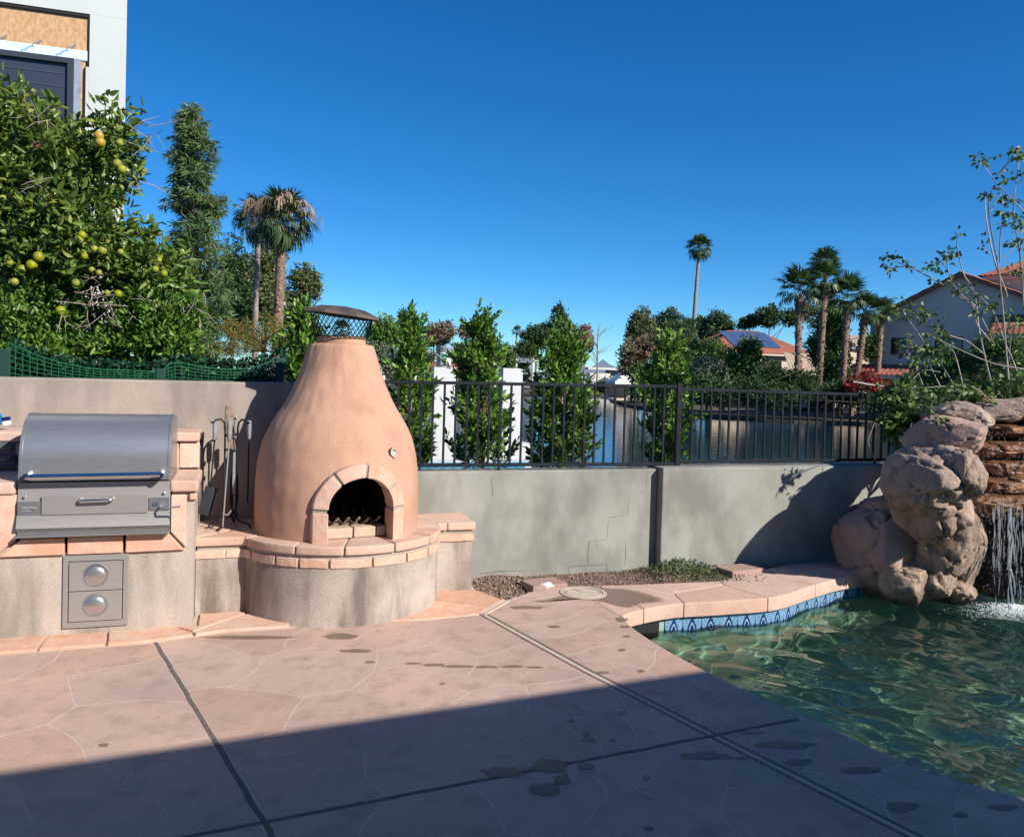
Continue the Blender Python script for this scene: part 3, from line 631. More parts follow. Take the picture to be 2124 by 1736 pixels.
# ---------------------------------------------------------------- outlet and brush
ob = thing('outlet_box', 'grey weatherproof outlet with two flaps on the orange back ledge', 'outlet', (-1.32, 5.735, .9))
p0 = ony(-45, 975, 5.733); p1 = ony(32, 915, 5.733)
M['outlet'] = mat('grey_plastic', (.075, .085, .095), rough=.5)
MB().box(p0.x, p1.x, 5.72, 5.734, p0.z + .012, p1.z + .012).build('plate', M['outlet'], ob, bevel=.003)
for a in (.40, .74):
    z = p0.z + (p1.z - p0.z) * a; MB().box(p1.x - .085, p1.x - .012, 5.706, 5.72, z - .012, z + .024).build('flap', M['outlet'], ob, bevel=.006)
bt = ony(3, 888, 5.86); br = thing('grill_brush', 'blue-bristled brush with white handle lying on the orange ledge behind the outlet', 'brush', (bt.x, 5.86, 1.10))
M['blue'] = mat('blue_bristle', (.01, .30, .55), island=[(.008, .22, .45), (.02, .36, .62), (.01, .28, .55)], rough=.5); V, Fq = [], []
for i in range(900):
    d = unit(RNG.normal(size=3)); c = np.array([bt.x - .05, 5.86, 1.165]); a = c + d * .015; b = c + d * np.array([.06, .05, .055]) * RNG.uniform(.85, 1.05); n = unit(np.cross(d, RNG.normal(size=3))) * .0022
    V += [a - n, a + n, b + n, b - n]; Fq.append([4 * i, 4 * i + 1, 4 * i + 2, 4 * i + 3])
tag(npmesh('bristles', V, Fq, M['blue'], br), kind='stuff')
M['navy'] = mat('navy_plastic', (.01, .015, .08), rough=.4); M['whitep'] = mat('white_plastic', (.75, .75, .75), rough=.5)
mx = Matrix.Translation((bt.x + .02, 5.86, 1.148)) @ Matrix.Rotation(rad(-12), 4, 'Y')
MB().box(-.01, .032, -.018, .018, .006, .03, mx).build('ferrule', M['navy'], br, bevel=.004); MB().box(-.012, .028, -.02, .02, -.022, .005, mx).build('handle', M['whitep'], br, bevel=.006)

# ================================================================ hearth bench and fireplace
DC, DRr = (.67, 5.67), .65
arc = [(DC[0] + DRr * math.cos(rad(a)), DC[1] + DRr * math.sin(rad(a))) for a in range(-158, -5, 6)]
outl = [(-.222, 5.43), (-.12, 5.43), (-.04, 5.432), (.02, 5.43)] + arc + [(1.318, 5.60), (1.325, 5.675), (1.585, 5.675)]
hb_ = thing('hearth_bench', 'stained stucco hearth bench topped with sandstone slabs under the fireplace', 'bench', (.67, 5.6, 0))
foot = outl + [(1.585, 6.05), (-.222, 6.05)]
MB().prism(foot, -.06, .352).build('base', M['stucco_grey'], hb_, smooth=40)
def off(P, g): return [tuple(q) for q in inset(P, g)]
MB().prism(off(foot, .006), .352, .43).build('mortar', M['grout'], hb_, smooth=40)
big = off(foot, -.018)
sd_ = [(-.13, 5.7), (.02, 5.55), (.22, 5.3), (.55, 5.2), (.75, 5.16), (1.02, 5.24), (1.22, 5.42), (1.45, 5.78), (1.5, 5.98), (.65, 5.7), (1.28, 5.62), (.2, 5.75)]
for c in pieces(big, sd_, .0042, .03, .035): MB().prism(c, .428, .482).build('hearth_slab', M['orange_pale'], hb_, smooth=40, bevel=.010, seg=3)
MB().prism(off(foot, .004), .43, .474).build('mortar', M['grout'], hb_)
op = [Vector((*p, 0)) for p in off(foot, -.008)[:len(outl)]]; dl = [0]
for a, b in zip(op, op[1:]): dl.append(dl[-1] + (b - a).length)
def alo(P, D, s):
    for i in range(len(D) - 1):
        if s <= D[i + 1] + 1e-9: return P[i].lerp(P[i + 1], (s - D[i]) / max(D[i + 1] - D[i], 1e-9))
    return P[-1]
s = 0.; random.seed(3)
while s < dl[-1] - .03:
    e = min(dl[-1], s + random.uniform(.14, .24)); k = max(2, int((e - s) / .03)); sl = random.uniform(-.012, .012)
    Q = [alo(op, dl, s + (e - s) * i / k) for i in range(k + 1)]; inn = [q + (Vector((.65, 5.75, 0)) - q).normalized() * .03 for q in Q]
    mb = MB(); n = k + 1
    for lay in (Q, inn):
        for z in (.352, .405): mb.v += [(p.x, p.y, z + .004 * noise.noise(p * 11)) for p in lay]
    mb.f = [(i, i + 1, n + i + 1, n + i) for i in range(k)] + [(2 * n + i, 3 * n + i, 3 * n + i + 1, 2 * n + i + 1) for i in range(k)] + [(n + i, n + i + 1, 3 * n + i + 1, 3 * n + i) for i in range(k)] + [(i, 2 * n + i, 2 * n + i + 1, i + 1) for i in range(k)] + [(0, n, 3 * n, 2 * n), (k, 2 * n + k, 3 * n + k, n + k)]
    mb.build('facing_stone', M['orange'], hb_, bevel=.004, seg=2); s = e + .017
# ---- the beehive body with its arched mouth
fp = thing('beehive_fireplace', 'terracotta stucco beehive fireplace with arched stone mouth', 'fireplace', (.645, 5.66, .47))
FC = Vector((.645, 5.655, 0)); AN = rad(9); fn = Vector((math.sin(AN), -math.cos(AN), 0)); ft = Vector((math.cos(AN), math.sin(AN), 0))
prof = [(.47, .530), (.60, .535), (.731, .533), (.80, .529), (.87, .521), (.93, .512), (.996, .498), (1.05, .484), (1.094, .469), (1.145, .448), (1.191, .424), (1.235, .397), (1.275, .371), (1.33, .341), (1.38, .317), (1.428, .297), (1.498, .270), (1.545, .255), (1.595, .239), (1.64, .224), (1.665, .217), (1.683, .208), (1.692, .185), (1.694, .150)]
def rad_at(z):
    for (z0, r0), (z1, r1) in zip(prof, prof[1:]):
        if z <= z1: return r0 + (r1 - r0) * (z - z0) / (z1 - z0)
    return prof[-1][1]
zz = list(np.arange(.47, 1.66, .017)) + [1.66, 1.672, 1.683, 1.690, 1.693, 1.694]; nt = 200; V, Fq = [], []
for z in zz:
    r = rad_at(z) if z < 1.694 else .150
    for k in range(nt):
        a = 2 * math.pi * k / nt; d = Vector((math.cos(a), math.sin(a), 0)); w = .010 * noise.noise(Vector((d.x * 2, d.y * 2, z * 2.5))) + .004 * noise.noise(Vector((d.x * 7, d.y * 7, z * 9)))
        p = FC + d * (r + w); V.append((p.x, p.y, z))
SPR, RI, RO = .672, .203, .288
for i in range(len(zz) - 1):
    for k in range(nt):
        q = [i * nt + k, i * nt + (k + 1) % nt, (i + 1) * nt + (k + 1) % nt, (i + 1) * nt + k]
        c = sum((Vector(V[t]) for t in q), Vector()) / 4; u = (c - FC).dot(ft); fr = (c - FC).dot(fn)
        if fr > 0 and ((c.z < SPR and abs(u) < .24) or math.hypot(u, c.z - SPR) < .24): continue
        Fq.append(q)
npmesh('body', V, Fq, M['kiva'], fp, True)
def AP(u, z, e): return FC + ft * u + fn * (math.sqrt(max(.526 ** 2 - u * u, .1)) + e) + Vector((0, 0, z))
def ring_stone(a0, a1):
    k = 8; mb = MB()
    for e in (.048, -.12):
        for r in (RI, RO):
            for i in range(k + 1):
                a = rad(a0 + (a1 - a0) * i / k); rr_ = r + .004 * noise.noise(Vector((a * 3, r * 9, 1))); mb.v.append(tuple(AP(rr_ * math.cos(a), SPR + rr_ * math.sin(a), e)))
    n = k + 1
    mb.f = [(i, i + 1, n + i + 1, n + i) for i in range(k)] + [(2 * n + i, 3 * n + i, 3 * n + i + 1, 2 * n + i + 1) for i in range(k)] + [(i, 2 * n + i, 2 * n + i + 1, i + 1) for i in range(k)] + [(n + i, n + i + 1, 3 * n + i + 1, 3 * n + i) for i in range(k)] + [(0, n, 3 * n, 2 * n), (k, 2 * n + k, 3 * n + k, n + k)]
    mb.build('arch_stone', M['orange'], fp, bevel=.009, seg=3)
for a0, a1 in ((3, 34), (38, 84), (88, 126), (130, 177)): ring_stone(a0, a1)
for sx in (-1, 1):
    us = [RI, RI + .03, RI + .06, RO]; mb = MB(); n = 4
    for e in (.048, -.12):
        for z in (.472, SPR - .008): mb.v += [tuple(AP(sx * u, z, e)) for u in us]
    k = 3
    mb.f = [(i, i + 1, n + i + 1, n + i) for i in range(k)] + [(2 * n + i, 3 * n + i, 3 * n + i + 1, 2 * n + i + 1) for i in range(k)] + [(i, 2 * n + i, 2 * n + i + 1, i + 1) for i in range(k)] + [(n + i, n + i + 1, 3 * n + i + 1, 3 * n + i) for i in range(k)] + [(0, n, 3 * n, 2 * n), (k, 2 * n + k, 3 * n + k, n + k)]
    mb.build('arch_stone', M['orange'], fp, bevel=.009, seg=3)
gm = MB()   # mortar ring behind the stones
angs = [None, *range(0, 181, 10), None]; pr_ = [(RO - .004, .474)] + [((RO - .004) * math.cos(rad(a)), SPR + (RO - .004) * math.sin(rad(a))) for a in range(0, 181, 10)] + [(-RO + .004, .474)]
pi_ = [(RI + .006, .474)] + [((RI + .006) * math.cos(rad(a)), SPR + (RI + .006) * math.sin(rad(a))) for a in range(0, 181, 10)] + [(-RI - .006, .474)]
n = len(pr_)
for e in (.036, -.11):
    for P in (pi_, pr_): gm.v += [tuple(AP(u, z, e)) for u, z in P]
gm.f = [(i, i + 1, n + i + 1, n + i) for i in range(n - 1)] + [(i, 2 * n + i, 2 * n + i + 1, i + 1) for i in range(n - 1)] + [(n + i, n + i + 1, 3 * n + i + 1, 3 * n + i) for i in range(n - 1)] + [(2 * n + i, 3 * n + i, 3 * n + i + 1, 2 * n + i + 1) for i in range(n - 1)]
gm.build('mortar', M['grout'], fp)
# firebox inside
fb = MB(); K = 18
P = [(.24, .4825)] + [(.24 * math.cos(rad(a)), SPR + .24 * math.sin(rad(a))) for a in range(0, 181, 15)] + [(-.24, .4825)]; n = len(P)
for dpt in (.40, -.22): fb.v += [tuple(FC + ft * u + fn * dpt + Vector((0, 0, z))) for u, z in P]
fb.f = [(i, i + 1, n + i + 1, n + i) for i in range(n - 1)] + [tuple(range(n, 2 * n))] + [(0, n, 2 * n - 1, n - 1)]
fb.build('firebox', M['soot'], fp)
for u0, u1 in ((-.2, -.012), (-.004, .135), (.143, .2)):
    m4 = Matrix.Translation(FC + fn * .36) @ Matrix.Rotation(AN, 4, 'Z'); MB().box(u0, u1, -.04, .06, .4835, .548, m4).build('fire_brick', M['firebrick'], fp, bevel=.008)
gt = thing('fire_grate', 'rusty iron log grate with curled bars inside the fireplace mouth', 'grate', FC + fn * .25 + Vector((0, 0, .5)))
for k in range(6):
    u = -.19 + .068 * k; b0 = FC + fn * .30 + ft * u
    MB().tube([b0 - fn * .28 + ft * .02 + Vector((0, 0, .60)), b0 - fn * .2 + Vector((0, 0, .565)), b0 + Vector((0, 0, .558)), b0 + fn * .03 + ft * .008 + Vector((0, 0, .57)), b0 + fn * .05 + ft * .03 + Vector((0, 0, .60))], .008, 6).build('bar', M['rust'], gt, smooth=50)
for d_ in (.06, .27): MB().tube([FC + fn * d_ + ft * -.21 + Vector((0, 0, .548)), FC + fn * d_ + ft * .19 + Vector((0, 0, .548))], .008, 6).build('cross_bar', M['rust'], gt)
for d_ in (.06, .27):
    for u in (-.18, .16): MB().tube([FC + fn * d_ + ft * u + Vector((0, 0, .548)), FC + fn * d_ + ft * u + Vector((0, 0, .483))], .008, 6).build('leg', M['rust'], gt)
# chipped stucco showing wire lath
ch = ony(813, 940, 5.3); dirv = (Vector((ch.x, ch.y, 0)) - FC).normalized()
for _ in range(6):
    r = rad_at(ch.z); a = math.atan2(ch.y - FC.y, ch.x - FC.x); ch = ony(813, 940, (FC + Vector((math.cos(a), math.sin(a), 0)) * (r + .004)).y)
n2 = (Vector((ch.x, ch.y, 0)) - FC).normalized(); t2 = Vector((-n2.y, n2.x, 0)); cp = [(-.026, .016), (-.012, .034), (-.004, .02), (.012, .02), (.026, .012), (.02, -.012), (.014, -.03), (-.004, -.02), (-.02, -.012), (-.024, .0)]
MB().add([tuple(ch + n2 * .008 + t2 * u * 1.15 + Vector((0, 0, w * 1.15 - u * .15)) + Vector((0, 0, 0))) for u, w in cp], [tuple(range(len(cp)))]).build('chip_edge', M['crack'], fp)
M['lath'] = mat('wire_lath', (.50, .50, .46), (.3, .3, .28), scale=190, rough=.7, ramp=(.45, .55))
MB().add([tuple(ch + n2 * .0105 + t2 * (u * .9 + .002) + Vector((0, 0, w * .9 - u * .15 - .002))) for u, w in cp], [tuple(range(len(cp)))]).build('chip', M['lath'], fp)
MB().lathe([(.158, 1.66), (.158, 1.735), (.150, 1.738), (.146, 1.70)], 40, Matrix.Translation(FC)).build('flue', M['kiva'], fp, smooth=40)
# ---- spark screen and lid
cc_ = thing('chimney_cap', 'black steel chimney cap with diamond mesh sides and tilted lid', 'chimney cap', FC + Vector((0, 0, 1.74)))
sc = MB(); rows, cols = 6, 34; z0, z1 = 1.738, 1.885
def mp_(c, r): a = 2 * math.pi * c / cols; rr_ = .175 + .028 * r / rows; return FC + Vector((math.cos(a) * rr_, math.sin(a) * rr_, z0 + (z1 - z0) * r / rows))
for c in range(cols):
    for r in range(rows):
        for dd in (-.5, .5):
            sc.tube([mp_(c + (.5 if r % 2 else 0), r), mp_(c + (.5 if r % 2 else 0) + dd, r + 1)], .0026, 3, False)
sc.tube([mp_(c, 0) for c in range(cols + 1)], .004, 5, False)
tag(sc.build('mesh_screen', M['iron'], cc_), kind='stuff')
tl_ = Matrix.Translation(FC + Vector((.008, 0, 1.888))) @ Matrix.Rotation(rad(6), 4, Vector((.2, 1, 0))) @ Matrix.Rotation(rad(12), 4, 'Z')
M['capm'] = mat('cap_steel', (.045, .04, .037), (.12, .085, .06), scale=8, rough=.6, spec=.4)
lid = MB(); kk = 8
ringp = [[(r * (1 if i % 1 == 0 else 1) * math.cos(2 * math.pi * i / kk), r * math.sin(2 * math.pi * i / kk), z) for i in range(kk)] for r, z in ((.262, -.014), (.25, .004), (.15, .040), (.03, .052))]
for r_i in ringp: lid.v += [tuple(tl_ @ Vector(p)) for p in r_i]
lid.v.append(tuple(tl_ @ Vector((0, 0, .0))))
lid.f = [(i * kk + j, i * kk + (j + 1) % kk, (i + 1) * kk + (j + 1) % kk, (i + 1) * kk + j) for i in range(3) for j in range(kk)] + [tuple(range(3 * kk, 4 * kk))] + [((j + 1) % kk, j, 4 * kk) for j in range(kk)]
lid.build('lid', M['capm'], cc_)
# ================================================================ fire tools
ZB = .483
ts = thing('tool_stand', 'black iron fireplace tool stand on the hearth bench', 'tool stand', (-.05, 5.72, ZB))
TC = Vector((-.03, 5.75, 0)); 
def V3(x, y, z): return Vector((x, y, z))
for a, fo in ((200, .10), (320, .12), (80, .10)):
    d = V3(math.cos(rad(a)), math.sin(rad(a)), 0); b = TC + d * .045
    hk = TC + d * .125
    MB().tube([b + d * fo + V3(0, 0, ZB + .006), b + d * (fo - .015) + V3(0, 0, ZB + .03), b + d * .03 + V3(0, 0, ZB + .045), b + V3(0, 0, ZB + .06), b + V3(0, 0, 1.13), b + d * .008 + V3(0, 0, 1.165), b + d * .03 + V3(0, 0, 1.185), b + d * .06 + V3(0, 0, 1.18), hk + V3(0, 0, 1.16), hk + d * .012 + V3(0, 0, 1.17)], .0065, 8).build('leg', M['iron'], ts, smooth=60)
for z in (1.085, .985, .56):
    MB().tube([TC + V3(.045 * math.cos(rad(a)), .045 * math.sin(rad(a)), z) for a in range(0, 361, 30)], .005, 6).build('ring', M['iron'], ts, smooth=60)
def tool(name, label, ax, ay, head):
    t = thing(name, label, 'fire tool', (ax, ay, ZB), 'hearth tools')
    MB().lathe([(.009, 1.175), (.0135, 1.17), (.0145, 1.11), (.0125, 1.055), (.008, 1.05)], 12, Matrix.Translation((ax, ay, 0)), True).build('handle', M['grey_handle'], t, smooth=40)
    lean = head.get('lean', (0, 0)); zb = head['z']
    MB().tube([(ax, ay, 1.055), (ax + lean[0], ay + lean[1], zb)], .005, 8).build('shaft', M['iron'], t, smooth=60)
    return t, Vector((ax + lean[0], ay + lean[1], zb))
p = ony(446, 880, 5.74)
t, e = tool('hearth_shovel', 'fire shovel with small black pan hanging from the stand', p.x, 5.72, dict(z=.74, lean=(-.02, 0)))
m4 = Matrix.Translation(e) @ Matrix.Rotation(rad(14), 4, 'Y') @ Matrix.Rotation(rad(-16), 4, 'X')
MB().box(-.03, .045, -.004, .0, -.17, .01, m4).box(-.033, -.029, -.03, .0, -.17, .01, m4).box(.044, .048, -.03, 0, -.17, .01, m4).build('pan', M['iron'], t)
p = ony(517, 885, 5.78); t, e = tool('hearth_poker', 'thin fire poker with grey handle beside the fireplace flank', p.x, 5.78, dict(z=.68))
MB().tube([e, e + V3(-.004, 0, -.03), e + V3(.004, -.005, -.06)], [.005, .005, .002], 6).build('tip', M['iron'], t)
p = ony(476, 905, 5.66); t, e = tool('hearth_brush', 'long bright steel fire tool standing foremost on the bench', p.x, 5.64, dict(z=.50, lean=(-.03, -.02)))
t.children[1].data.materials.clear(); t.children[1].data.materials.append(M['steel_dull'])
MB().tube([e + V3(0, 0, .09), e + V3(.03, -.01, .085), e + V3(.05, -.01, .115)], .006, 6).build('hook', M['steel_dull'], t); MB().tube([e + V3(0, 0, .01), e + V3(-.03, -.01, -.008), e + V3(-.035, -.015, -.006)], .008, 6).build('foot', M['iron'], t)
p = ony(488, 900, 5.8); t, e = tool('hearth_tongs', 'black fire tongs with two slender arms hung behind the stand', p.x, 5.83, dict(z=.90))
for sx in (-1, 1): MB().tube([e, e + V3(sx * .02, 0, -.12), e + V3(sx * .022, 0, -.26), e + V3(sx * .004, 0, -.34)], .006, 6).build('arm', M['iron'], t, smooth=60)
q0 = ony(475, 840, 5.74); q1 = ony(483, 935, 5.70); q2 = ony(484, 1050, 5.70)
rp = thing('rusty_iron_plate', 'bent rusty iron plate stuck upright in the tool stand', 'iron plate', (q0.x, 5.74, ZB))
pw = .028; MB().add([(q0.x - pw * .8, 5.74, q0.z), (q0.x - .004, 5.735, q0.z - .012), (q0.x + pw, 5.80, q0.z + .006), (q0.x + pw * .8, 5.80, q0.z - .15), (q1.x + pw * .5, 5.77, q1.z), (q1.x - pw * .45, 5.71, q1.z + .01), (q0.x - pw, 5.74, q0.z - .16)], [(0, 1, 5, 6), (1, 2, 3, 4, 5)]).build('plate', M['rust'], rp)
rp.children[0].modifiers.new('thick', 'SOLIDIFY').thickness = .005
MB().box(q2.x - .008, q2.x + .008, 5.72, 5.728, q2.z + .08, q1.z).build('tang', M['grey_handle'], rp)
# leaves dropped on the bench
M['dry'] = mat('dry_leaf', (.42, .30, .08), rough=.7)
for k, (px_, py_) in enumerate(((428, 1101), (455, 1103), (480, 1101))):
    c = onz(px_, py_, ZB + .003); o = MB().add([(c.x - .016, c.y, c.z), (c.x, c.y - .007, c.z + .004), (c.x + .016, c.y + .003, c.z), (c.x, c.y + .008, c.z + .002)], [(0, 1, 2, 3)]).build('fallen_leaf', M['dry']); tag(o, 'dry yellow leaf on the bench by the tool stand', 'leaf', 'fallen leaves on the bench')
# ================================================================ iron fence
FY = 6.12
fe = thing('iron_fence', 'black iron picket fence on top of the low grey wall', 'fence', (3.3, FY, .8))
def bar(x0, x1, za, zb, h, d, name):
    MB().add([(x0, FY - d, za - h), (x1, FY - d, zb - h), (x1, FY + d, zb - h), (x0, FY + d, za - h), (x0, FY - d, za + h), (x1, FY - d, zb + h), (x1, FY + d, zb + h), (x0, FY + d, za + h)], [(3, 2, 1, 0), (4, 5, 6, 7), (0, 1, 5, 4), (2, 3, 7, 6), (1, 2, 6, 5), (3, 0, 4, 7)]).build(name, M['iron'], fe, bevel=.003, seg=1)
def zat(px_, py_): return ony(px_, py_, FY).z
PXP = ony(1406, 880, FY).x
zt0, zt1 = zat(800, 792), zat(1400, 802); zb0, zb1 = zat(865, 965), zat(1395, 962); zt2, zt3 = zat(1415, 807), zat(1830, 820); zb2, zb3 = zat(1415, 957), zat(1850, 953)
xl, xr = ony(800, 792, FY).x, ony(1830, 820, FY).x
sl = lambda x, xa, za, xb, zb: za + (zb - za) * (x - xa) / (xb - xa)
xb0, xb3 = ony(865, 965, FY).x, ony(1850, 953, FY).x
bar(.75, PXP - .02, sl(.75, xl, zt0, PXP, zt1), zt1, .0125, .0125, 'top_rail'); bar(.75, PXP - .02, sl(.75, xb0, zb0, PXP, zb1), zb1, .0125, .0125, 'bottom_rail')
bar(PXP + .02, 7.0, zt2, sl(7.0, PXP, zt2, xr, zt3), .0125, .0125, 'top_rail'); bar(PXP + .02, 7.0, zb2, sl(7.0, PXP, zb2, xb3, zb3), .0125, .0125, 'bottom_rail')
MB().box(PXP - .021, PXP + .021, FY - .021, FY + .021, .80, 1.485).build('post', M['iron'], fe, bevel=.003, seg=1); MB().box(6.96, 7.0, FY - .021, FY + .021, .80, 1.485).build('post', M['iron'], fe)
for x in (1.9, 5.4): MB().box(x - .01, x + .01, FY - .01, FY + .01, .78, .86).build('foot', M['iron'], fe)
sp = ony(1125.5, 880, FY).x - ony(1103.5, 880, FY).x; xs = ony(1103.5, 880, FY).x; pk = None
x = xs - sp * math.floor((xs - .8) / sp)
while x < 6.9:
    if abs(x - PXP) > .045:
        if x < PXP: a, b = sl(x, xb0, zb0, PXP, zb1), sl(x, xl, zt0, PXP, zt1)
        else: a, b = sl(x, PXP, zb2, xb3, zb3), sl(x, PXP, zt2, xr, zt3)
        if pk is None: o = MB().box(-.0075, .0075, -.0075, .0075, 0, 1).build('picket', M['iron'], fe); pk = o.data
        else: o = put('picket', pk, None, fe)
        o.location = (x, FY, a + .01); o.scale = (1, 1, b - a - .02)
    x += sp
# ================================================================ dirt bed
bed_poly = [(1.60, 5.60), (1.748, 5.385), (2.025, 5.58)] + [(p[0], p[1] + .004) for p in OUTs] + [(5.15, 6.04), (1.60, 6.04)]
bx, by = np.arange(1.58, 5.2, .03), np.arange(5.36, 6.06, .03); BX, BY = np.meshgrid(bx, by, indexing='ij')
BZ = np.array([[-.025 + .03 * noise.noise(Vector((x * 3, y * 3, 0))) + .012 * noise.noise(Vector((x * 12, y * 12, 3))) + .05 * max(0, (y - 5.7)) for y in by] for x in bx])
ins = np.zeros_like(BX, bool); pp = np.array(bed_poly)
for (x0, y0), (x1, y1) in zip(pp, np.roll(pp, 1, 0)): ins ^= ((y0 > BY) != (y1 > BY)) & (BX < (x1 - x0) * (BY - y0) / ((y1 - y0) if y1 != y0 else 1e-9) + x0)
idx = np.arange(BX.size).reshape(BX.shape); q = np.stack([idx[:-1, :-1], idx[1:, :-1], idx[1:, 1:], idx[:-1, 1:]], -1).reshape(-1, 4)
nb = np.zeros_like(ins)
for dx in (-1, 0, 1):
    for dy in (-1, 0, 1): nb |= np.roll(np.roll(ins, dx, 0), dy, 1)
q = q[(nb[:-1, :-1]).reshape(-1)]
bed = struct(npmesh('dirt_bed', np.stack([BX.ravel(), BY.ravel(), BZ.ravel()], -1), q, M['dirt'], None, True))
V, Fq = [], []; n = 0
for k in range(2600):
    x, y = random.uniform(1.62, 4.4), random.uniform(5.4, 6.02)
    i, j_ = int((x - 1.58) / .03), int((y - 5.36) / .03)
    if not ins[min(i, ins.shape[0] - 1), min(j_, ins.shape[1] - 1)]: continue
    r = random.uniform(.004, .013) * (1.35 if x < 2.1 else 1); c = np.array([x, y, BZ[i, j_] + r * .4]); o8 = np.array([(1, 0, 0), (0, 1, 0), (-1, 0, 0), (0, -1, 0), (0, 0, .8), (0, 0, -.6)]) * r * RNG.uniform(.6, 1.3, (6, 3)); a = random.uniform(0, 6.28)
    rot = np.array([[math.cos(a), -math.sin(a), 0], [math.sin(a), math.cos(a), 0], [0, 0, 1]]); V += list(o8 @ rot.T + c)
    Fq += [[n, n + 1, n + 4], [n + 1, n + 2, n + 4], [n + 2, n + 3, n + 4], [n + 3, n, n + 4], [n + 1, n, n + 5], [n + 2, n + 1, n + 5], [n + 3, n + 2, n + 5], [n, n + 3, n + 5]]; n += 6
gv = npmesh('gravel', V, Fq, M['gravel']); tag(gv, 'loose brown gravel on the narrow dirt bed by the wall', 'gravel', kind='stuff')
M['paver'] = mat('pinkish_paver', (.36, .24, .20), (.28, .19, .16), scale=15, bump=.4, bscale=80)
def brick(px_, py_, w, d, h, rz, label):
    c = onz(px_, py_, .0); mx = Matrix.Translation((c.x, c.y, .0)) @ Matrix.Rotation(rad(rz), 4, 'Z'); o = MB().box(-w / 2, w / 2, -d / 2, d / 2, -.03, h, mx).build('paver_brick', M['paver'], bevel=.006); tag(o, label, 'brick', 'loose pavers in the dirt bed')
brick(1128, 1214, .28, .20, .03, 8, 'loose pinkish paver on the dirt beside a crumpled paper scrap'); brick(1535, 1185, .34, .20, .035, 10, 'loose pinkish paver on the dirt behind the weeds')
c = onz(1130, 1217, .0); pm = MB(); bmx = bmesh.new(); bmesh.ops.create_icosphere(bmx, subdivisions=3, radius=1)
pm.v = [(c.x + v.co.x * .042 * (1 + .6 * noise.noise(v.co * 2.6)), c.y - .05 + v.co.y * .02, .022 + v.co.z * .022 * (1 + .7 * noise.noise(v.co * 3.1))) for v in bmx.verts]; pm.f = [tuple(v.index for v in f.verts) for f in bmx.faces]; bmx.free()
tag(pm.build('paper_scrap', mat('crumpled_paper', (.55, .56, .58), rough=.6)), 'crumpled grey paper scrap leaning on the paver', 'litter')
# ================================================================ rock waterfall
def boulder(name, c, r, seed, mt, par, rot=0., sub=5, lump=.2, crag=.10, flat=None):
    bm = bmesh.new(); bmesh.ops.create_icosphere(bm, subdivisions=sub, radius=1); o3 = Vector((seed * 3.1, seed * 1.7, seed * .9)); cr, sr = math.cos(rad(rot)), math.sin(rad(rot)); V = []
    rg = random.Random(seed * 7 + 1); PLN = []
    for _ in range(15):
        d = Vector((rg.gauss(0, 1), rg.gauss(0, 1), rg.gauss(0, 1))).normalized(); PLN.append((d, rg.uniform(.66, .95)))
    for v in bm.verts:
        n = v.co.normalized(); q = n * 1.1 + o3; p3 = n * (1.06 + lump * .9 * noise.noise(q * .8))
        for d, t in PLN:
            e = p3.dot(d) - t
            if e > 0: p3 = p3 - d * e * .82
        rr3 = p3.length; qq = q + Vector((noise.noise(q * 1.7), noise.noise(q * 1.7 + Vector((5, 1, 3))), noise.noise(q * 1.7 + Vector((2, 8, 6))))) * .4
        w = rr3 * (1 + crag * .32 * noise.noise(q * 3.2) + crag * .2 * noise.noise(q * 8) + crag * .11 * noise.noise(q * 19) + crag * .06 * noise.noise(q * 40))
        cell = noise.voronoi(qq * .9)[0]; cg = cell[1] - cell[0]
        w -= crag * 1.2 * (max(0, .05 - cg) / .05) ** .7
        n = p3.normalized()
        x, y, z = n.x * r[0] * w, n.y * r[1] * w, n.z * r[2] * w
        if flat is not None and z > flat * r[2]: z = flat * r[2] + (z - flat * r[2]) * .25
        V.append((c.x + x * cr - y * sr, c.y + x * sr + y * cr, c.z + z))
    me = bpy.data.meshes.new(name); me.from_pydata(V, [], [tuple(v.index for v in f.verts) for f in bm.faces]); bm.free(); me.shade_smooth()
    return put(name, me, mt, par)
M['cave'] = mat('cave_shade_rock', (.085, .07, .055), (.05, .042, .035), scale=5, rough=.5, bump=.8, bscale=30, dist=.02)  # shade of the hollow behind the fall is put into this dark colour
rw = thing('rock_waterfall', 'artificial sandstone boulder waterfall spilling over brown ledges into the pool', 'waterfall', at(1960, 1225, 7.0))
def B(px_, py_, D, w, h, d, seed, mt='rock', **k): s_ = D / F; return boulder('boulder', at(px_, py_, D), (w * s_, d, h * s_), seed, M[mt], rw, rot=-18, **k)
B(1828, 1150, 6.85, 94, 112, .36, 1, 'rock_pink'); B(1845, 1062, 7.0, 58, 40, .3, 2, 'rock_pink', sub=4); B(1880, 1200, 6.62, 60, 62, .25, 3)
B(1932, 1000, 6.4, 90, 74, .5, 41); B(1902, 990, 6.42, 60, 62, .45, 47); B(1945, 1090, 6.62, 66, 100, .4, 5); B(1925, 1190, 6.6, 52, 66, .28, 6); B(1992, 1130, 6.75, 42, 100, .3, 7); B(1965, 1215, 6.75, 50, 40, .3, 8)
B(2003, 985, 6.1, 30, 56, .2, 9, sub=4, crag=.16); B(1978, 1068, 6.3, 38, 32, .2, 10, sub=4); B(1968, 962, 6.25, 44, 40, .26, 52, sub=4, crag=.14)
B(1962, 905, 6.6, 70, 50, .45, 11, 'rock_pink'); B(1985, 862, 6.9, 62, 32, .4, 12); B(2075, 858, 7.55, 90, 30, .45, 13); B(2160, 865, 7.4, 90, 40, .45, 18)
B(1912, 1052, 6.5, 58, 62, .38, 24); B(1960, 1040, 6.42, 52, 50, .36, 25); B(2200, 980, 6.95, 90, 90, .45, 16); B(2240, 1130, 6.7, 80, 150, .4, 17)
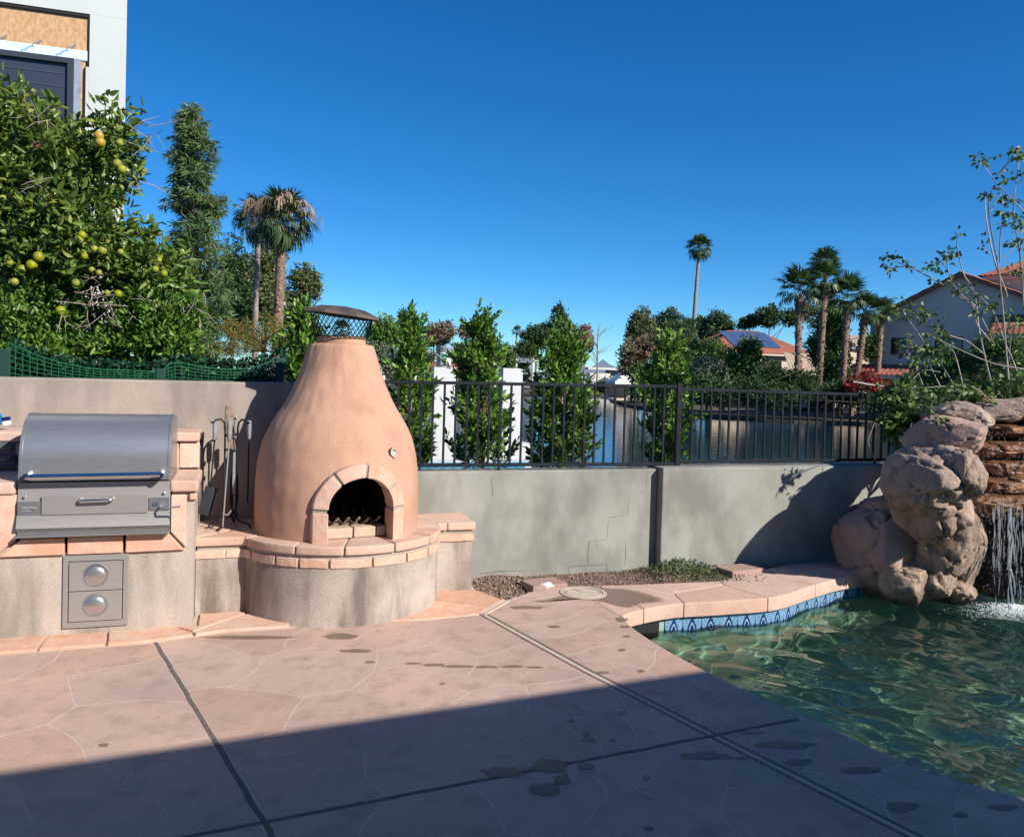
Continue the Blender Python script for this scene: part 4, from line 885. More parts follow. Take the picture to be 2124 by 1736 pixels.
bk = MB(); p = at(2080, 1130, 7.55); boulder('boulder', at(2090, 1130, 7.35), (.62, .22, .62), 21, M['cave'], rw, rot=-18); boulder('boulder', at(2110, 960, 7.4), (.5, .25, .42), 23, M['wet_rock'], rw, rot=-18)
boulder('boulder', at(2055, 1215, 7.2), (.35, .4, .12), 22, M['rock'], rw, rot=-18, sub=4)
LD = [(2085, 890, 7.3, 84, 24), (2078, 930, 7.08, 76, 32), (2100, 968, 6.94, 92, 30), (2062, 1004, 6.8, 66, 32), (2120, 1000, 6.82, 66, 34), (2085, 1040, 6.66, 84, 38)]
for k, (x, y, D, w, h) in enumerate(LD):
    s_ = D / F; boulder('ledge', at(x, y, D), (w * s_, .26, h * s_), 30 + k, M['wet_rock'], rw, rot=-18, sub=5, lump=.2, crag=.14, flat=.35)
# running water: strands, sheet glints, drops, foam
M['stream'] = bpy.data.materials.new('falling_water'); M['stream'].use_nodes = True
N_, L_ = M['stream'].node_tree.nodes, M['stream'].node_tree.links; b = N_['Principled BSDF']; b.inputs['Base Color'].default_value = (.85, .9, .95, 1); b.inputs['Roughness'].default_value = .08; b.inputs['Transmission Weight'].default_value = .75; b.inputs['IOR'].default_value = 1.33; b.inputs['Specular IOR Level'].default_value = .8
M['foam'] = mat('foam', (.80, .84, .86), rough=.4)
random.seed(21)
fw = thing('falling_water', 'thin white strands of water falling from the lowest brown ledge', 'water', at(2100, 1262, 6.45))
for k in range(34):
    x = random.uniform(2058, 2126) if k > 4 else (2098, 2093, 2103, 2068, 2110)[k]; yend = 1262 if k < 3 else random.uniform(1090, 1250); D = 6.45 + random.uniform(-.1, .1); y = 1046 + random.uniform(0, 8); mb = MB()
    while y < yend:
        L = random.uniform(14, 46) * (1.6 if k < 3 else 1); n = 6; wd = (random.uniform(.006, .011) if k < 3 else random.uniform(.0014, .0038)) * (1.25 - .5 * (y - 1046) / 215); ph = random.uniform(0, 6)
        mb.tube([at(x + 2.2 * math.sin(ph + (y + L * i / (n - 1)) * .05), min(y + L * i / (n - 1), 1264), D) for i in range(n)], [max(.0006, wd * math.sin(math.pi * (i + .35) / (n - .3))) for i in range(n)], 6)
        y += L * random.uniform(.8, 1.35) + (random.uniform(0, 16) if y > 1130 and k > 2 else 0)
    tag(mb.build('strand', M['stream'], fw, smooth=80), kind='stuff')
bm = bmesh.new(); bmesh.ops.create_icosphere(bm, subdivisions=1, radius=1); iv = np.array([tuple(v.co) for v in bm.verts]); it = np.array([[v.index for v in f.verts] for f in bm.faces]); bm.free()
def drops(name, C, R, mt, label, cat):
    C = np.array(C); R = np.array(R).reshape(-1, 1, 1) if np.ndim(R) == 1 else np.array(R)[:, None, :]; V = (iv[None] * R + C[:, None]).reshape(-1, 3); Fq = (it[None] + (np.arange(len(C)) * len(iv))[:, None, None]).reshape(-1, 3)
    o = npmesh(name, V, Fq, mt, None, True); return tag(o, label, cat, kind='stuff')
C, R = [], []
for k in range(420):
    y = random.uniform(1060, 1262); x = random.gauss(2090, 14 + 42 * (y - 1046) / 215); C.append(tuple(at(x, y, 6.45 + random.uniform(-.2, .2)))); R.append(random.uniform(.0012, .0042))
drops('water_drops', C, R, M['stream'], 'loose drops flying off the falling water', 'drops')
C, R = [], []
for k in range(3200):
    a = random.uniform(0, 6.28); d = abs(random.gauss(0, .17)); p = onz(2098, 1268, WZ) + Vector((math.cos(a) * d * 1.5, math.sin(a) * d * .9, 0)); r = random.uniform(.0018, .0068) * max(.4, 1 - d * 2); C.append((p.x, p.y, WZ + random.uniform(0, .05) * max(0, 1 - d * 3))); R.append(r)
drops('splash_foam', C, R, M['foam'], 'white splash foam where the waterfall hits the pool', 'foam')
C, R = [], []
for k, (x, y, D, w, h) in enumerate(LD):
    for i in range(110):
        xx = x + random.uniform(-.8, .75) * w; C.append(tuple(at(xx, y + random.uniform(.2, 1.05) * h, D - .24 + random.uniform(-.03, .05)))); R.append((.0013, .0013, random.uniform(.003, .015)))
drops('ledge_trickle', C, R, M['stream'], 'white trickles running over the brown ledges', 'water')

# ================================================================ foliage helpers
def leaf_mesh(name, C, Dv, L, Wd, mt, par, fold=.25, six=True, up=.5):
    C, Dv = np.asarray(C, float), unit(np.asarray(Dv, float)); n = len(C); L = np.broadcast_to(np.asarray(L, float).reshape(-1, 1), (n, 1)); Wd = np.broadcast_to(np.asarray(Wd, float).reshape(-1, 1), (n, 1))
    rn = RNG.normal(size=(n, 3)) + np.array([0, 0, up * 2]); sd_ = unit(np.cross(Dv, rn)); nm = np.cross(sd_, Dv)
    if six:
        P = [C, C + Dv * L * .35 - sd_ * Wd * .5 + nm * Wd * fold, C + Dv * L * .72 - sd_ * Wd * .36 + nm * Wd * fold * .6, C + Dv * L - nm * L * .08, C + Dv * L * .72 + sd_ * Wd * .36 + nm * Wd * fold * .6, C + Dv * L * .35 + sd_ * Wd * .5 + nm * Wd * fold]
        V = np.stack(P, 1).reshape(-1, 3); o = np.arange(n)[:, None] * 6; Fq = np.concatenate([o + [0, 1, 2, 3], o + [0, 3, 4, 5]], 0)
    else:
        P = [C, C + Dv * L * .5 - sd_ * Wd * .5 + nm * Wd * fold, C + Dv * L, C + Dv * L * .5 + sd_ * Wd * .5 + nm * Wd * fold]
        V = np.stack(P, 1).reshape(-1, 3); o = np.arange(n)[:, None] * 4; Fq = np.concatenate([o + [0, 1, 2], o + [0, 2, 3]], 0)
    return tag(npmesh(name, V, Fq, mt, par), kind='stuff')
def blob_pts(blobs, n, inner=.45, rough=.22):
    """points through ellipsoids (centre, radii), most of them towards the outside, with an uneven outline"""
    w = np.array([b[1][0] * b[1][1] + b[1][0] * b[1][2] + b[1][1] * b[1][2] for b in blobs]); k = RNG.choice(len(blobs), n, p=w / w.sum())
    c = np.array([tuple(b[0]) for b in blobs])[k]; r = np.array([b[1] for b in blobs])[k]; d = unit(RNG.normal(size=(n, 3)))
    t = 1 - (1 - inner) * RNG.random((n, 1)) ** 1.6
    ph = k[:, None] * 2.3; lump = 1 + rough * (np.sin(d[:, :1] * 5.1 + ph) * np.sin(d[:, 1:2] * 6.3 + ph * 1.7) + np.sin(d[:, 2:3] * 7.7 + ph * .6) * .7)
    return c + d * r * t * lump, d
def sprays(P, Dv, k, spread, out=.8, upb=.25, rnd=.9):
    n = len(P); C = np.repeat(P, k, 0) + RNG.normal(size=(n * k, 3)) * spread; D = np.repeat(Dv, k, 0) * out + RNG.normal(size=(n * k, 3)) * rnd + np.array([0, 0, upb]); return C, unit(D)
def PB(L): return [(at(x, y, D), (w * D / F, dd, h * D / F)) for x, y, w, h, D, dd in L]

# ================================================================ neighbour's house on the left
HY = 9.6
nh = thing('neighbour_house', 'tall pale grey stucco house with bare boarding around its window', 'house', (-3, HY, -.25))
hx = ony(262, 100, HY).x; ox = ony(186, 80, HY).x; ox2 = ony(177, 200, HY).x; zt = ony(186, 30, HY).z; ztb = ony(186, 106, HY).z; zt2 = ony(186, 140, HY).z; zw = ony(152, 122, HY).z; wx = ony(152, 200, HY).x; zbot = 1.9
for nm, b in (('wall', (-14, hx, HY, HY + 7, zt, 8.2)), ('wall', (ox, hx, HY, HY + .4, -.3, zt - .001)), ('wall', (ox2, ox - .001, HY + .002, HY + .4, -.3, zt2)), ('wall', (-14, ox2 - .001, HY + .004, HY + .4, -.3, zbot))):
    x0_, x1_, y0_, y1_, z0_, z1_ = b; MB().prism([(x0_, y0_), (x1_, y0_), (x1_ - (2.4 if y1_ > HY + 1 and x1_ == hx else .12), y1_), (x0_, y1_)], z0_, z1_).build(nm, M['house_white'], nh)
M['osb'] = mat('strand_board', (.50, .285, .135), (.62, .41, .23), scale=30, rough=.8, stretch=(1, 1, .5), ramp=(.4, .6), fine=.2)
MB().box(-14, ox - .012, HY + .035, HY + .08, ztb - .05, zt - .02).build('strand_board', M['osb'], nh); MB().box(wx + .02, ox2 - .01, HY + .036, HY + .08, zbot, ztb - .06).build('strand_board', M['osb'], nh)
M['felt'] = mat('black_felt', (.015, .014, .015), rough=.8)
MB().box(-14, ox - .001, HY + .01, HY + .034, zt - .03, zt - .002).build('felt_edge', M['felt'], nh); MB().box(ox - .014, ox - .001, HY + .012, HY + .034, zt2, zt - .03).build('felt_edge', M['felt'], nh); MB().box(ox2 - .016, ox2 - .0015, HY + .012, HY + .035, zbot, zt2 - .002).build('felt_edge', M['felt'], nh)
M['tape'] = mat('flashing_tape', (.62, .76, .86), (.54, .69, .80), scale=12, rough=.35, spec=.5)
MB().box(-14, ox - .002, HY + .024, HY + .033, zw - .0, ztb).build('flashing_tape', M['tape'], nh)
MB().box(wx, wx + .06, HY + .022, HY + .031, zbot, zw + .01).build('side_tape', mat('grey_film', (.30, .35, .42), (.2, .23, .3), scale=9, rough=.25, spec=.6), nh)
M['frame'] = mat('dark_frame', (.030, .038, .055), rough=.5)
win = MB().box(-14, wx, HY - .01, HY + .06, zw - .055, zw).box(wx - .055, wx, HY - .01, HY + .06, zbot, zw - .055).build('window', M['frame'], nh)
MB().box(-14, wx - .055, HY + .03, HY + .05, zbot, zw - .055).build('pane', mat('window_screen', (.035, .04, .065), rough=.35, spec=.5), win)
for k in range(5): MB().box(-14, wx - .075, HY + .024, HY + .0295, zw - .16 - .13 * k, zw - .153 - .13 * k).build('blind_line', mat('blind%d' % k, (.07, .075, .10), rough=.5), win)
M['ink'] = mat('blue_ink', (.05, .16, .30), rough=.5)
for k in range(6):
    tx = bpy.data.curves.new('tape_text', 'FONT'); tx.body = 'Flashing Tape'; tx.size = .042
    to = bpy.data.objects.new('tape_text', tx); COL.objects.link(to); bpy.context.view_layer.update(); tm = bpy.data.meshes.new_from_object(to.evaluated_get(bpy.context.evaluated_depsgraph_get())); bpy.data.objects.remove(to)
    tm.transform(Matrix.Translation((ox - .30 - .31 * k, HY + .0225, (zw + ztb) / 2 - .045)) @ Matrix.Rotation(rad(90), 4, 'X') @ Matrix.Rotation(rad(38), 4, 'Z')); tm.materials.clear(); put('tape_text', tm, M['ink'], nh)['kind'] = 'stuff'

# ================================================================ citrus tree and hedge behind the tall wall
M['citrus'] = leafmat('citrus_leaf', [(.075, .13, .025), (.11, .19, .035), (.06, .105, .022), (.19, .28, .05), (.085, .145, .03), (.32, .34, .06)], .36, .25)
ct = thing('citrus_tree', 'leafy citrus tree with green-yellow fruit growing behind the tall wall', 'tree', at(120, 800, 8.2))
cb = PB([(60, 280, 110, 85, 8.2, .7), (120, 330, 100, 70, 7.9, .6), (232, 285, 52, 66, 7.8, .35), (250, 350, 40, 55, 7.9, .35), (40, 420, 130, 90, 7.9, .7), (170, 450, 110, 80, 7.7, .6), (60, 540, 130, 100, 7.7, .7), (210, 540, 120, 90, 7.6, .6), (310, 560, 72, 70, 7.7, .5), (345, 610, 45, 50, 7.8, .4), (-60, 400, 150, 220, 8, .8)])
P, D = blob_pts(cb, 2600, .35, .2); C, Dv = sprays(P, D, 7, .035, .7, .15, .8)
leaf_mesh('crown', C, Dv, RNG.uniform(.065, .125, len(C)), RNG.uniform(.028, .05, len(C)), M['citrus'], ct, .22)
tk = MB(); base = at(110, 800, 8.1); base.z = -.25
tk.tube([base, at(112, 700, 8.1), at(110, 560, 8.0), at(100, 400, 8.0)], [.09, .075, .06, .03], 8)
random.seed(5)
for k in range(26):
    q = P[random.randrange(len(P))]; s_ = at(110, random.uniform(430, 640), 8.05); mid = s_.lerp(Vector(q), .5) + Vector((0, 0, .1)); tk.tube([s_, mid, Vector(q)], [.022, .012, .004], 5)
tag(tk.build('trunk', M['bark'], ct, smooth=60), kind='stuff')
tw_ = MB()
def twigs(x, y, D, n, L, mb, spread=1., down=.0):
    for k in range(n):
        p = at(x + random.gauss(0, 22), y + random.gauss(0, 14), D); d = Vector((random.gauss(0, 1), random.gauss(0, .5) - .3, random.gauss(-down, .7))).normalized(); q1 = p + d * L * .5 + Vector((random.gauss(0, .03), 0, random.gauss(0, .03))); q2 = q1 + (d + Vector((random.gauss(0, .5), random.gauss(0, .4), random.gauss(0, .4)))).normalized() * L * .5
        mb.tube([p, q1, q2], [.004, .003, .0014], 4)
        q3 = q1 + (d + Vector((random.gauss(0, .8), random.gauss(0, .4), random.gauss(0, .7)))).normalized() * L * .35; mb.tube([q1, q3], [.0025, .0012], 4)
for a in ((190, 595, 7.15, 8, .2), (240, 640, 7.15, 7, .22), (20, 640, 7.1, 5, .22), (330, 620, 7.2, 5, .22), (395, 640, 7.2, 6, .22), (60, 390, 7.35, 6, .25), (130, 390, 7.35, 5, .25), (285, 270, 7.5, 6, .3), (310, 390, 7.4, 3, .2), (95, 245, 7.6, 8, .25), (150, 620, 7.15, 6, .28)): twigs(*a, tw_, down=.5)
tag(tw_.build('bare_twigs', M['twig'], ct), kind='stuff')
M['fruit'] = mat('citrus_skin', (.20, .235, .02), (.27, .27, .025), scale=14, rough=.5, bump=.15, bscale=260, vary=.12)
M['fruit_o'] = mat('ripe_skin', (.36, .27, .025), (.38, .22, .025), scale=9, rough=.42); M['rotten'] = mat('rotten_skin', (.17, .06, .035), rough=.7)
fr = [(205, 283, 11), (208, 296, 11), (243, 340, 10), (253, 352, 10), (248, 297, 8), (76, 302, 8), (170, 488, 9), (164, 497, 10), (212, 520, 10), (196, 517, 8), (250, 523, 7), (80, 533, 12), (66, 550, 12), (46, 559, 10), (132, 562, 10), (175, 532, 8), (157, 587, 9), (112, 597, 7), (125, 645, 11), (322, 559, 8), (340, 568, 8), (245, 610, 9), (222, 608, 7), (50, 470, 8), (30, 585, 9), (190, 560, 7), (5, 412, 8), (330, 540, 6), (205, 566, 7), (20, 545, 8)]
fm = None
for k, (x, y, r) in enumerate(fr):
    D = 7.12 if y > 480 else 7.35; p = at(x, y, D)
    if fm is None:
        bm = bmesh.new(); bmesh.ops.create_icosphere(bm, subdivisions=3, radius=1); fm = bpy.data.meshes.new('fruit')
        bm.to_mesh(fm); bm.free(); fm.shade_smooth(); fm.materials.append(M['fruit'])
    me = fm
    if k in (0, 1): me = fm.copy(); me.materials.clear(); me.materials.append(M['fruit_o'])
    if k == 5: me = fm.copy(); me.materials.clear(); me.materials.append(M['rotten'])
    o = put('fruit', me, None, ct); s_ = r * .92 * D / F; o.location = p; o.scale = (s_, s_, s_ * 1.03)
M['hedge'] = leafmat('hedge_leaf', [(0.056, 0.136, 0.019), (0.096, 0.208, 0.032), (0.144, 0.272, 0.040), (0.048, 0.112, 0.019), (0.192, 0.304, 0.048)], .4, .25)
hd = thing('hedge_bush', 'dense small-leaved green hedge below the citrus behind the garden netting', 'hedge', at(200, 800, 7.6))
hb2 = PB([(40, 680, 90, 60, 7.3, .4), (100, 650, 60, 70, 7.5, .4), (60, 740, 110, 40, 7.2, .35), (340, 680, 58, 75, 7.4, .4), (300, 640, 60, 55, 7.6, .4), (270, 720, 80, 45, 7.4, .35), (370, 720, 36, 50, 7.3, .3), (190, 690, 100, 50, 7.9, .3), (400, 650, 20, 40, 7.5, .25)])
P, D = blob_pts(hb2, 2600, .4, .2); C, Dv = sprays(P, D, 6, .03, .6, .5, .7); leaf_mesh('crown', C, Dv, RNG.uniform(.045, .08, len(C)), RNG.uniform(.02, .034, len(C)), M['hedge'], hd, .2)
tk = MB()
for x in (60, 120, 260, 320, 360): p = at(x, 800, 7.5); p.z = -.25; tk.tube([p, at(x + 8, 690, 7.5)], [.035, .012], 6)
tag(tk.build('stem', M['bark'], hd), kind='stuff')
# green plastic netting with posts and a strip of faux ivy
M['net'] = mat('green_net', (.015, .115, .055), rough=.45); M['postg'] = mat('green_post', (.012, .045, .035), rough=.5)
gn = thing('garden_netting', 'sagging green plastic netting strung between posts above the tall wall', 'netting', (-.6, 6.33, 1.2)); NY = 6.33
for x0, x1, y in ((-6, 22, 724), (324, 344, 764), (572, 590, 742)):
    a = ony(x0, y, NY); b2 = ony(x1, y, NY); MB().box(a.x, b2.x, NY - .015, NY + .03, -.25, a.z).build('post', M['postg'], gn, bevel=.005)
for tops in ([(18, 710), (60, 730), (120, 750), (190, 764), (260, 768), (335, 771)], [(335, 771), (350, 757), (372, 752), (420, 761), (480, 766), (525, 762), (560, 750), (580, 735)]):
    T = crom([tuple(ony(x, y, NY)) for x, y in tops], 8); zlo = 1.36; nm_ = MB(); L0 = T[0].x; L1 = T[-1].x; nv = int((L1 - L0) / .042)
    def topz(x):
        for a, b2 in zip(T, T[1:]):
            if a.x <= x <= b2.x + 1e-6: return a.z + (b2.z - a.z) * (x - a.x) / max(b2.x - a.x, 1e-6)
        return T[-1].z
    for k in range(nv + 1):
        x = L0 + (L1 - L0) * k / nv; nm_.tube([(x, NY, zlo), (x, NY - .005, topz(x))], .0026, 4)
    nr = 7
    for r in range(nr + 1):
        nm_.tube([(x, NY - .003, zlo + (topz(x) - zlo) * r / nr) for x in np.linspace(L0, L1, 40)], .0045 if r == nr else .003, 4)
    tag(nm_.build('net', M['net'], gn), kind='stuff')
M['ivy'] = leafmat('faux_ivy', [(.008, .045, .022), (.012, .07, .03), (.006, .03, .018)], .5, .1)
iv_ = thing('faux_ivy_screen', 'dark green faux ivy screen hung behind the garden netting', 'ivy screen', (-.5, 6.42, -.25))
n = 5200; xx = RNG.uniform(20, 592, n); top = np.interp(xx, [0, 22, 60, 120, 190, 260, 335, 372, 420, 480, 540, 592], [700, 712, 726, 744, 756, 760, 758, 742, 752, 756, 748, 724]) - 6; yy = top + (RNG.random(n)) * (805 - top); C = np.array([tuple(at(x, y, 6.42 / (ray(x, y).y))) for x, y in zip(xx, yy)]); C[:, 1] += RNG.uniform(-.03, .05, n)
leaf_mesh('leaves', C, RNG.normal(size=(n, 3)) + np.array([0, -.5, .2]), RNG.uniform(.025, .045, n), RNG.uniform(.018, .03, n), M['ivy'], iv_, .2, False)
MB().box(ony(20, 780, 6.5).x, ony(590, 780, 6.5).x, 6.47, 6.475, -.25, 1.46).build('backing', M['postg'], iv_)

# ================================================================ young ficus bushes beyond the fence
M['ficus'] = leafmat('ficus_leaf', [(0.056, 0.144, 0.022), (0.088, 0.208, 0.032), (0.176, 0.320, 0.045), (0.048, 0.112, 0.022), (0.256, 0.384, 0.064)], .3, .22)
M['stake'] = mat('wooden_stake', (.20, .09, .05), (.14, .065, .04), scale=10, rough=.8)
def ficus(x, top, hw, D, n, label, seed, lean=0, base=1010, parts=None):
    random.seed(seed); t = thing('ficus_bush', label, 'bush', (at(x, base, D).x, at(x, base, D).y, -.25), 'young ficus bushes beyond the fence'); Hh = base - top; br = []; stems = MB()
    b0 = at(x, base, D); b0.z = -.25; tp = at(x + lean, top + 12, D)
    stems.tube([b0, at(x, base - 40, D), at(x + lean * .5, (base + top) / 2, D), tp], [.016, .013, .01, .003], 6)
    C, Dv = [], []; s_ = D / F; hw_m = hw * s_
    def leafy(p0, ax, L, m_, ph):
        e = ax.orthogonal().normalized(); g_ = ax.cross(e)
        for i in range(m_):
            f_ = i / m_; q = ph + i * 2.4; dd = (e * math.cos(q) + g_ * math.sin(q)) * (1.0 - .7 * f_ ** 2) + ax * (.5 + f_ * .9); C.append(tuple(p0 + ax * L * f_)); Dv.append(tuple(dd.normalized()))
    for k in range(n // 5):
        h = (k + random.random()) / (n // 5); y = base - 20 - h * (Hh - 55); w = hw_m * (.75 + .35 * random.random()) * (1.0 if h < .55 else 1.0 - (h - .55) / .45 * .8) * (.75 + .5 * abs(noise.noise(Vector((seed * 3.3, h * 3.7, 1))))); a = k * 2.4 + random.gauss(0, .5)
        o = at(x + lean * h, y, D); out = (CR * math.cos(a) + CF * math.sin(a)); mid = o + out * w * .5 + Vector((0, 0, .06)); tip = o + out * w + Vector((0, 0, random.uniform(.1, .26)))
        stems.tube([o - Vector((0, 0, .05)), mid, tip], [.006, .0045, .002], 4)
        for q, b_ in ((mid, tip),): leafy(mid.lerp(tip, -.25), (tip - mid).normalized(), (tip - mid).length * 1.35, random.randint(17, 25), k)
        for r_ in range(random.randint(2, 5)):
            q = o.lerp(tip, random.uniform(.25, 1)); ax = (out * random.uniform(-.2, .7) + Vector((random.gauss(0, .4), random.gauss(0, .4), random.uniform(.4, 1.2)))).normalized(); leafy(q, ax, random.uniform(.08, .2), random.randint(8, 13), r_ + k)
    for k in range(5): q = at(x + lean + random.gauss(0, hw * .13), top + 34 + 14 * k, D); leafy(q, (Vector((random.gauss(0, .2), random.gauss(0, .2), 1))).normalized(), random.uniform(.12, .24), 13, k)
    leaf_mesh('foliage', C, Dv, RNG.uniform(.042, .074, len(C)), RNG.uniform(.02, .032, len(C)), M['ficus'], t, .18, True, .35); tag(stems.build('stem', M['twig'], t, smooth=60), kind='stuff')
    if parts:
        for sx, st_ in parts: q0 = at(sx, base, D - .06); q0.z = -.25; q1 = at(sx + 2, st_, D - .06); MB().tube([q0, q1], .016, 6).build('stake', M['stake'], t)
ficus(850, 672, 46, 7.0, 230, 'slim young ficus bush close beside the fireplace flank', 1, 4)
ficus(1000, 668, 66, 7.1, 360, 'tall young ficus bush staked in front of the bucket column', 2, -6, parts=[(1003, 830)])
ficus(1166, 700, 84, 7.2, 430, 'broadest young ficus bush beyond the fence, tied to a brown stake', 3, 0, parts=[(1172, 815)])
ficus(1378, 712, 56, 7.3, 270, 'young ficus bush just beside the fence post', 4, 10)
ficus(626, 655, 44, 7.0, 230, 'young ficus bush behind the fireplace and the end of the netting', 5, 4, 860)

# ================================================================ neighbour's new columns, bucket and spa
def column(px_, top, D, w, label):
    c = at(px_, top, D); o = MB().box(c.x - w / 2, c.x + w / 2, c.y - w / 2, c.y + w / 2, -.25, c.z).build('white_column', M['white'], bevel=.01); tag(o, label, 'column', 'white columns by the lake'); return c
col1 = column(918, 762, 15, .40, 'white stucco column by the lake carrying the grey bucket'); column(1058, 764, 16.5, .40, 'bare white stucco column between two ficus bushes'); col3 = column(772, 778, 15, .40, 'white stucco column mostly hidden behind the fireplace')
def bucket(c, label, lab=True):
    t = thing('plastic_bucket', label, 'bucket', c, 'buckets on the columns'); mx = Matrix.Translation(c); M.setdefault('bucket', mat('grey_bucket', (.24, .28, .32), rough=.4))
    MB().lathe([(.001, .003), (.128, .003), (.130, .01), (.148, .30), (.156, .30), (.156, .312), (.149, .314), (.149, .33), (.158, .33), (.158, .345), (.151, .346), (.152, .375), (.145, .375), (.140, .35)], 28, mx).build('shell', M['bucket'], t, smooth=40)
    MB().tube([c + CR * .158 * math.cos(rad(a)) + Vector((0, 0, .335 + .20 * math.sin(rad(a)) * (1 if not lab else -.85))) - CF * (.03 if not lab else .165 * math.sin(rad(a))) for a in range(0, 181, 15)], .004, 5).build('wire_handle', M['whitep'], t)
    if lab:
        for nm, mt, a0, a1, z0, z1, e in (('label', M['whitep'], -2.55, -1.0, .055, .265, .0), ('label_panel', mat('green_label', (.01, .22, .13), rough=.5), -2.42, -1.75, .08, .24, .0012)):
            mb = MB(); k = 14
            for z in (z0, z1):
                for i in range(k + 1): a = a0 + (a1 - a0) * i / k + .32; r = .1295 + (z - .01) / .29 * .018 + .0014 + e; mb.v.append((c.x + r * math.cos(a - .05), c.y + r * math.sin(a - .05), c.z + z))
            mb.f = [(i, i + 1, k + 2 + i, k + 1 + i) for i in range(k)]; mb.build(nm, mt, t)
bucket(Vector((col1.x + .02, col1.y - .03, col1.z)), 'grey plastic bucket with white and green label on a column'); bucket(Vector((col3.x + .02, col3.y, col3.z - .30)), 'bucket behind the fireplace showing only its raised wire handle', False)
spa = thing('spa_wall', 'low white spa wall faced with blue glass tiles beyond the fence', 'spa', at(980, 1010, 12.5)); M['spa_t'] = mat('blue_glass_tile', (.02, .20, .38), (.04, .30, .46), scale=30, rough=.15, spec=.6, vary=.2)
zt_ = at(980, 962, 12.5).z; a = at(860, 962, 12.5); b2 = at(1130, 962, 12.5); MB().box(a.x, b2.x, a.y, a.y + .3, -.25, zt_).build('wall', M['white'], spa)
ti = None
for r in range(4):
    x = a.x + (.06 if r % 2 else 0)
    while x < b2.x - .14:
        if ti is None: o = MB().box(.003, .135, -.012, 0, .003, .062).build('tile', M['spa_t'], spa); ti = o.data
        else: o = put('tile', ti, None, spa)
        o.location = (x, a.y, zt_ - .07 - .067 * r); x += .139
MB().box(a.x + 1.1, b2.x + .2, a.y + .6, a.y + 1.0, -.25, zt_ + .22).build('ledge', M['white'], spa)

# ================================================================ weeds and the leggy shrub behind the waterfall
M['weed'] = leafmat('weed_leaf', [(.06, .10, .03), (.10, .15, .05), (.045, .08, .03), (.16, .17, .07)], .6, .2)
n = 1700; C = []
for k in range(n):
    x = random.gauss(1425, 56); y = 1188 + random.gauss(0, 9) + (x - 1425) * .05; hgt = max(0, .085 * math.exp(-((x - 1395) / 60) ** 2) * random.random()); p = onz(x, min(y, 1207), 0); p.y = min(p.y, 5.96); C.append((p.x, p.y, p.z + hgt + .0))
C = np.array(C); wd = leaf_mesh('weeds', C, RNG.normal(size=(n, 3)) + np.array([0, 0, .6]), RNG.uniform(.012, .03, n), RNG.uniform(.008, .016, n), M['weed'], None, .2, False); tag(wd, 'low scrubby green weeds growing in the dirt at the wall foot', 'weeds')
M['branch'] = mat('pale_branch', (.46, .39, .35), (.33, .27, .24), scale=18, rough=.8)
ss = thing('leggy_shrub', 'leggy shrub with long bare pale branches and sparse leaves above the waterfall', 'shrub', at(2080, 850, 8.0))
def zz_(x, y): return ((2500 + x / 2.17) * .708, (400 + y / 2.17) * .708)
brs = [[(1000, 1690), (975, 1400), (930, 900), (870, 560), (860, 420), (880, 340)], [(1085, 480), (960, 350), (880, 260), (815, 160)], [(1085, 1100), (1060, 760), (1020, 500), (1030, 330), (1060, 130)], [(930, 800), (935, 620), (945, 560)], [(940, 790), (1085, 640)], [(590, 955), (420, 860), (290, 805), (200, 760)], [(400, 835), (340, 825), (235, 840)], [(700, 1690), (560, 1450), (440, 1290), (340, 1150)], [(850, 1400), (720, 1300), (600, 1260), (430, 1150)], [(975, 1020), (960, 960), (900, 800), (850, 560), (835, 380)], [(790, 1090), (660, 980), (605, 860), (590, 740)], [(1085, 1480), (880, 1440), (620, 1330), (460, 1250)], [(620, 1680), (560, 1600), (470, 1420)], [(550, 1500), (440, 1490), (350, 1580)], [(0, 1560), (200, 1590), (420, 1600), (640, 1590), (860, 1660)], [(240, 1690), (420, 1640), (600, 1660), (760, 1730)], [(1085, 1620), (960, 1640), (820, 1650), (640, 1590)], [(920, 1720), (860, 1500), (800, 1230), (770, 1000), (700, 870), (660, 700), (665, 620)], [(1060, 1690), (1040, 1500), (960, 1300), (880, 1100), (740, 960)], [(870, 1300), (790, 1200), (770, 1130)], [(640, 1000), (760, 1080), (830, 1180), (900, 1330)], [(1085, 900), (1060, 760), (1070, 640), (1030, 560)], [(930, 230), (1000, 150), (1030, 120)], [(870, 480), (940, 370)], [(480, 1690), (390, 1450), (300, 1300)], [(700, 1600), (650, 1400), (600, 1320)], [(1000, 1700), (1085, 1560)], [(960, 1650), (1000, 1250), (940, 1000)], [(860, 740), (820, 705)], [(1050, 320), (1080, 240)], [(1020, 480), (960, 480)], [(590, 840), (570, 780)], [(480, 860), (440, 830)]]
random.seed(12); C, Dv, C2, D2 = [], [], [], []
def clump(p, k, r):
    for i in range(k):
        d = Vector((random.gauss(0, 1), random.gauss(0, 1), random.gauss(-.2, .7))).normalized(); C.append(tuple(p + d * random.uniform(0, r))); Dv.append(tuple(d + Vector((0, 0, -.3))))
for k, bpts in enumerate(brs):
    D = 7.7 + (k * .37 % 1) * .9; P = crom([tuple(at(*zz_(*q), D + .15 * math.sin(i + k))) for i, q in enumerate(bpts)], 6); n = len(P); th = .009 if len(bpts) > 4 else (.0065 if len(bpts) > 2 else .004)
    MB().tube(P, [th * (1 - .75 * i / (n - 1)) + .0012 for i in range(n)], 6).build('branch', M['branch'], ss, smooth=60)
    clump(P[-1], random.randint(4, 8), .05)
    for q in P[n // 2:]:
        if random.random() < .13: clump(q + Vector((random.gauss(0, .06), random.gauss(0, .06), random.gauss(0, .05))), random.randint(3, 7), .04)
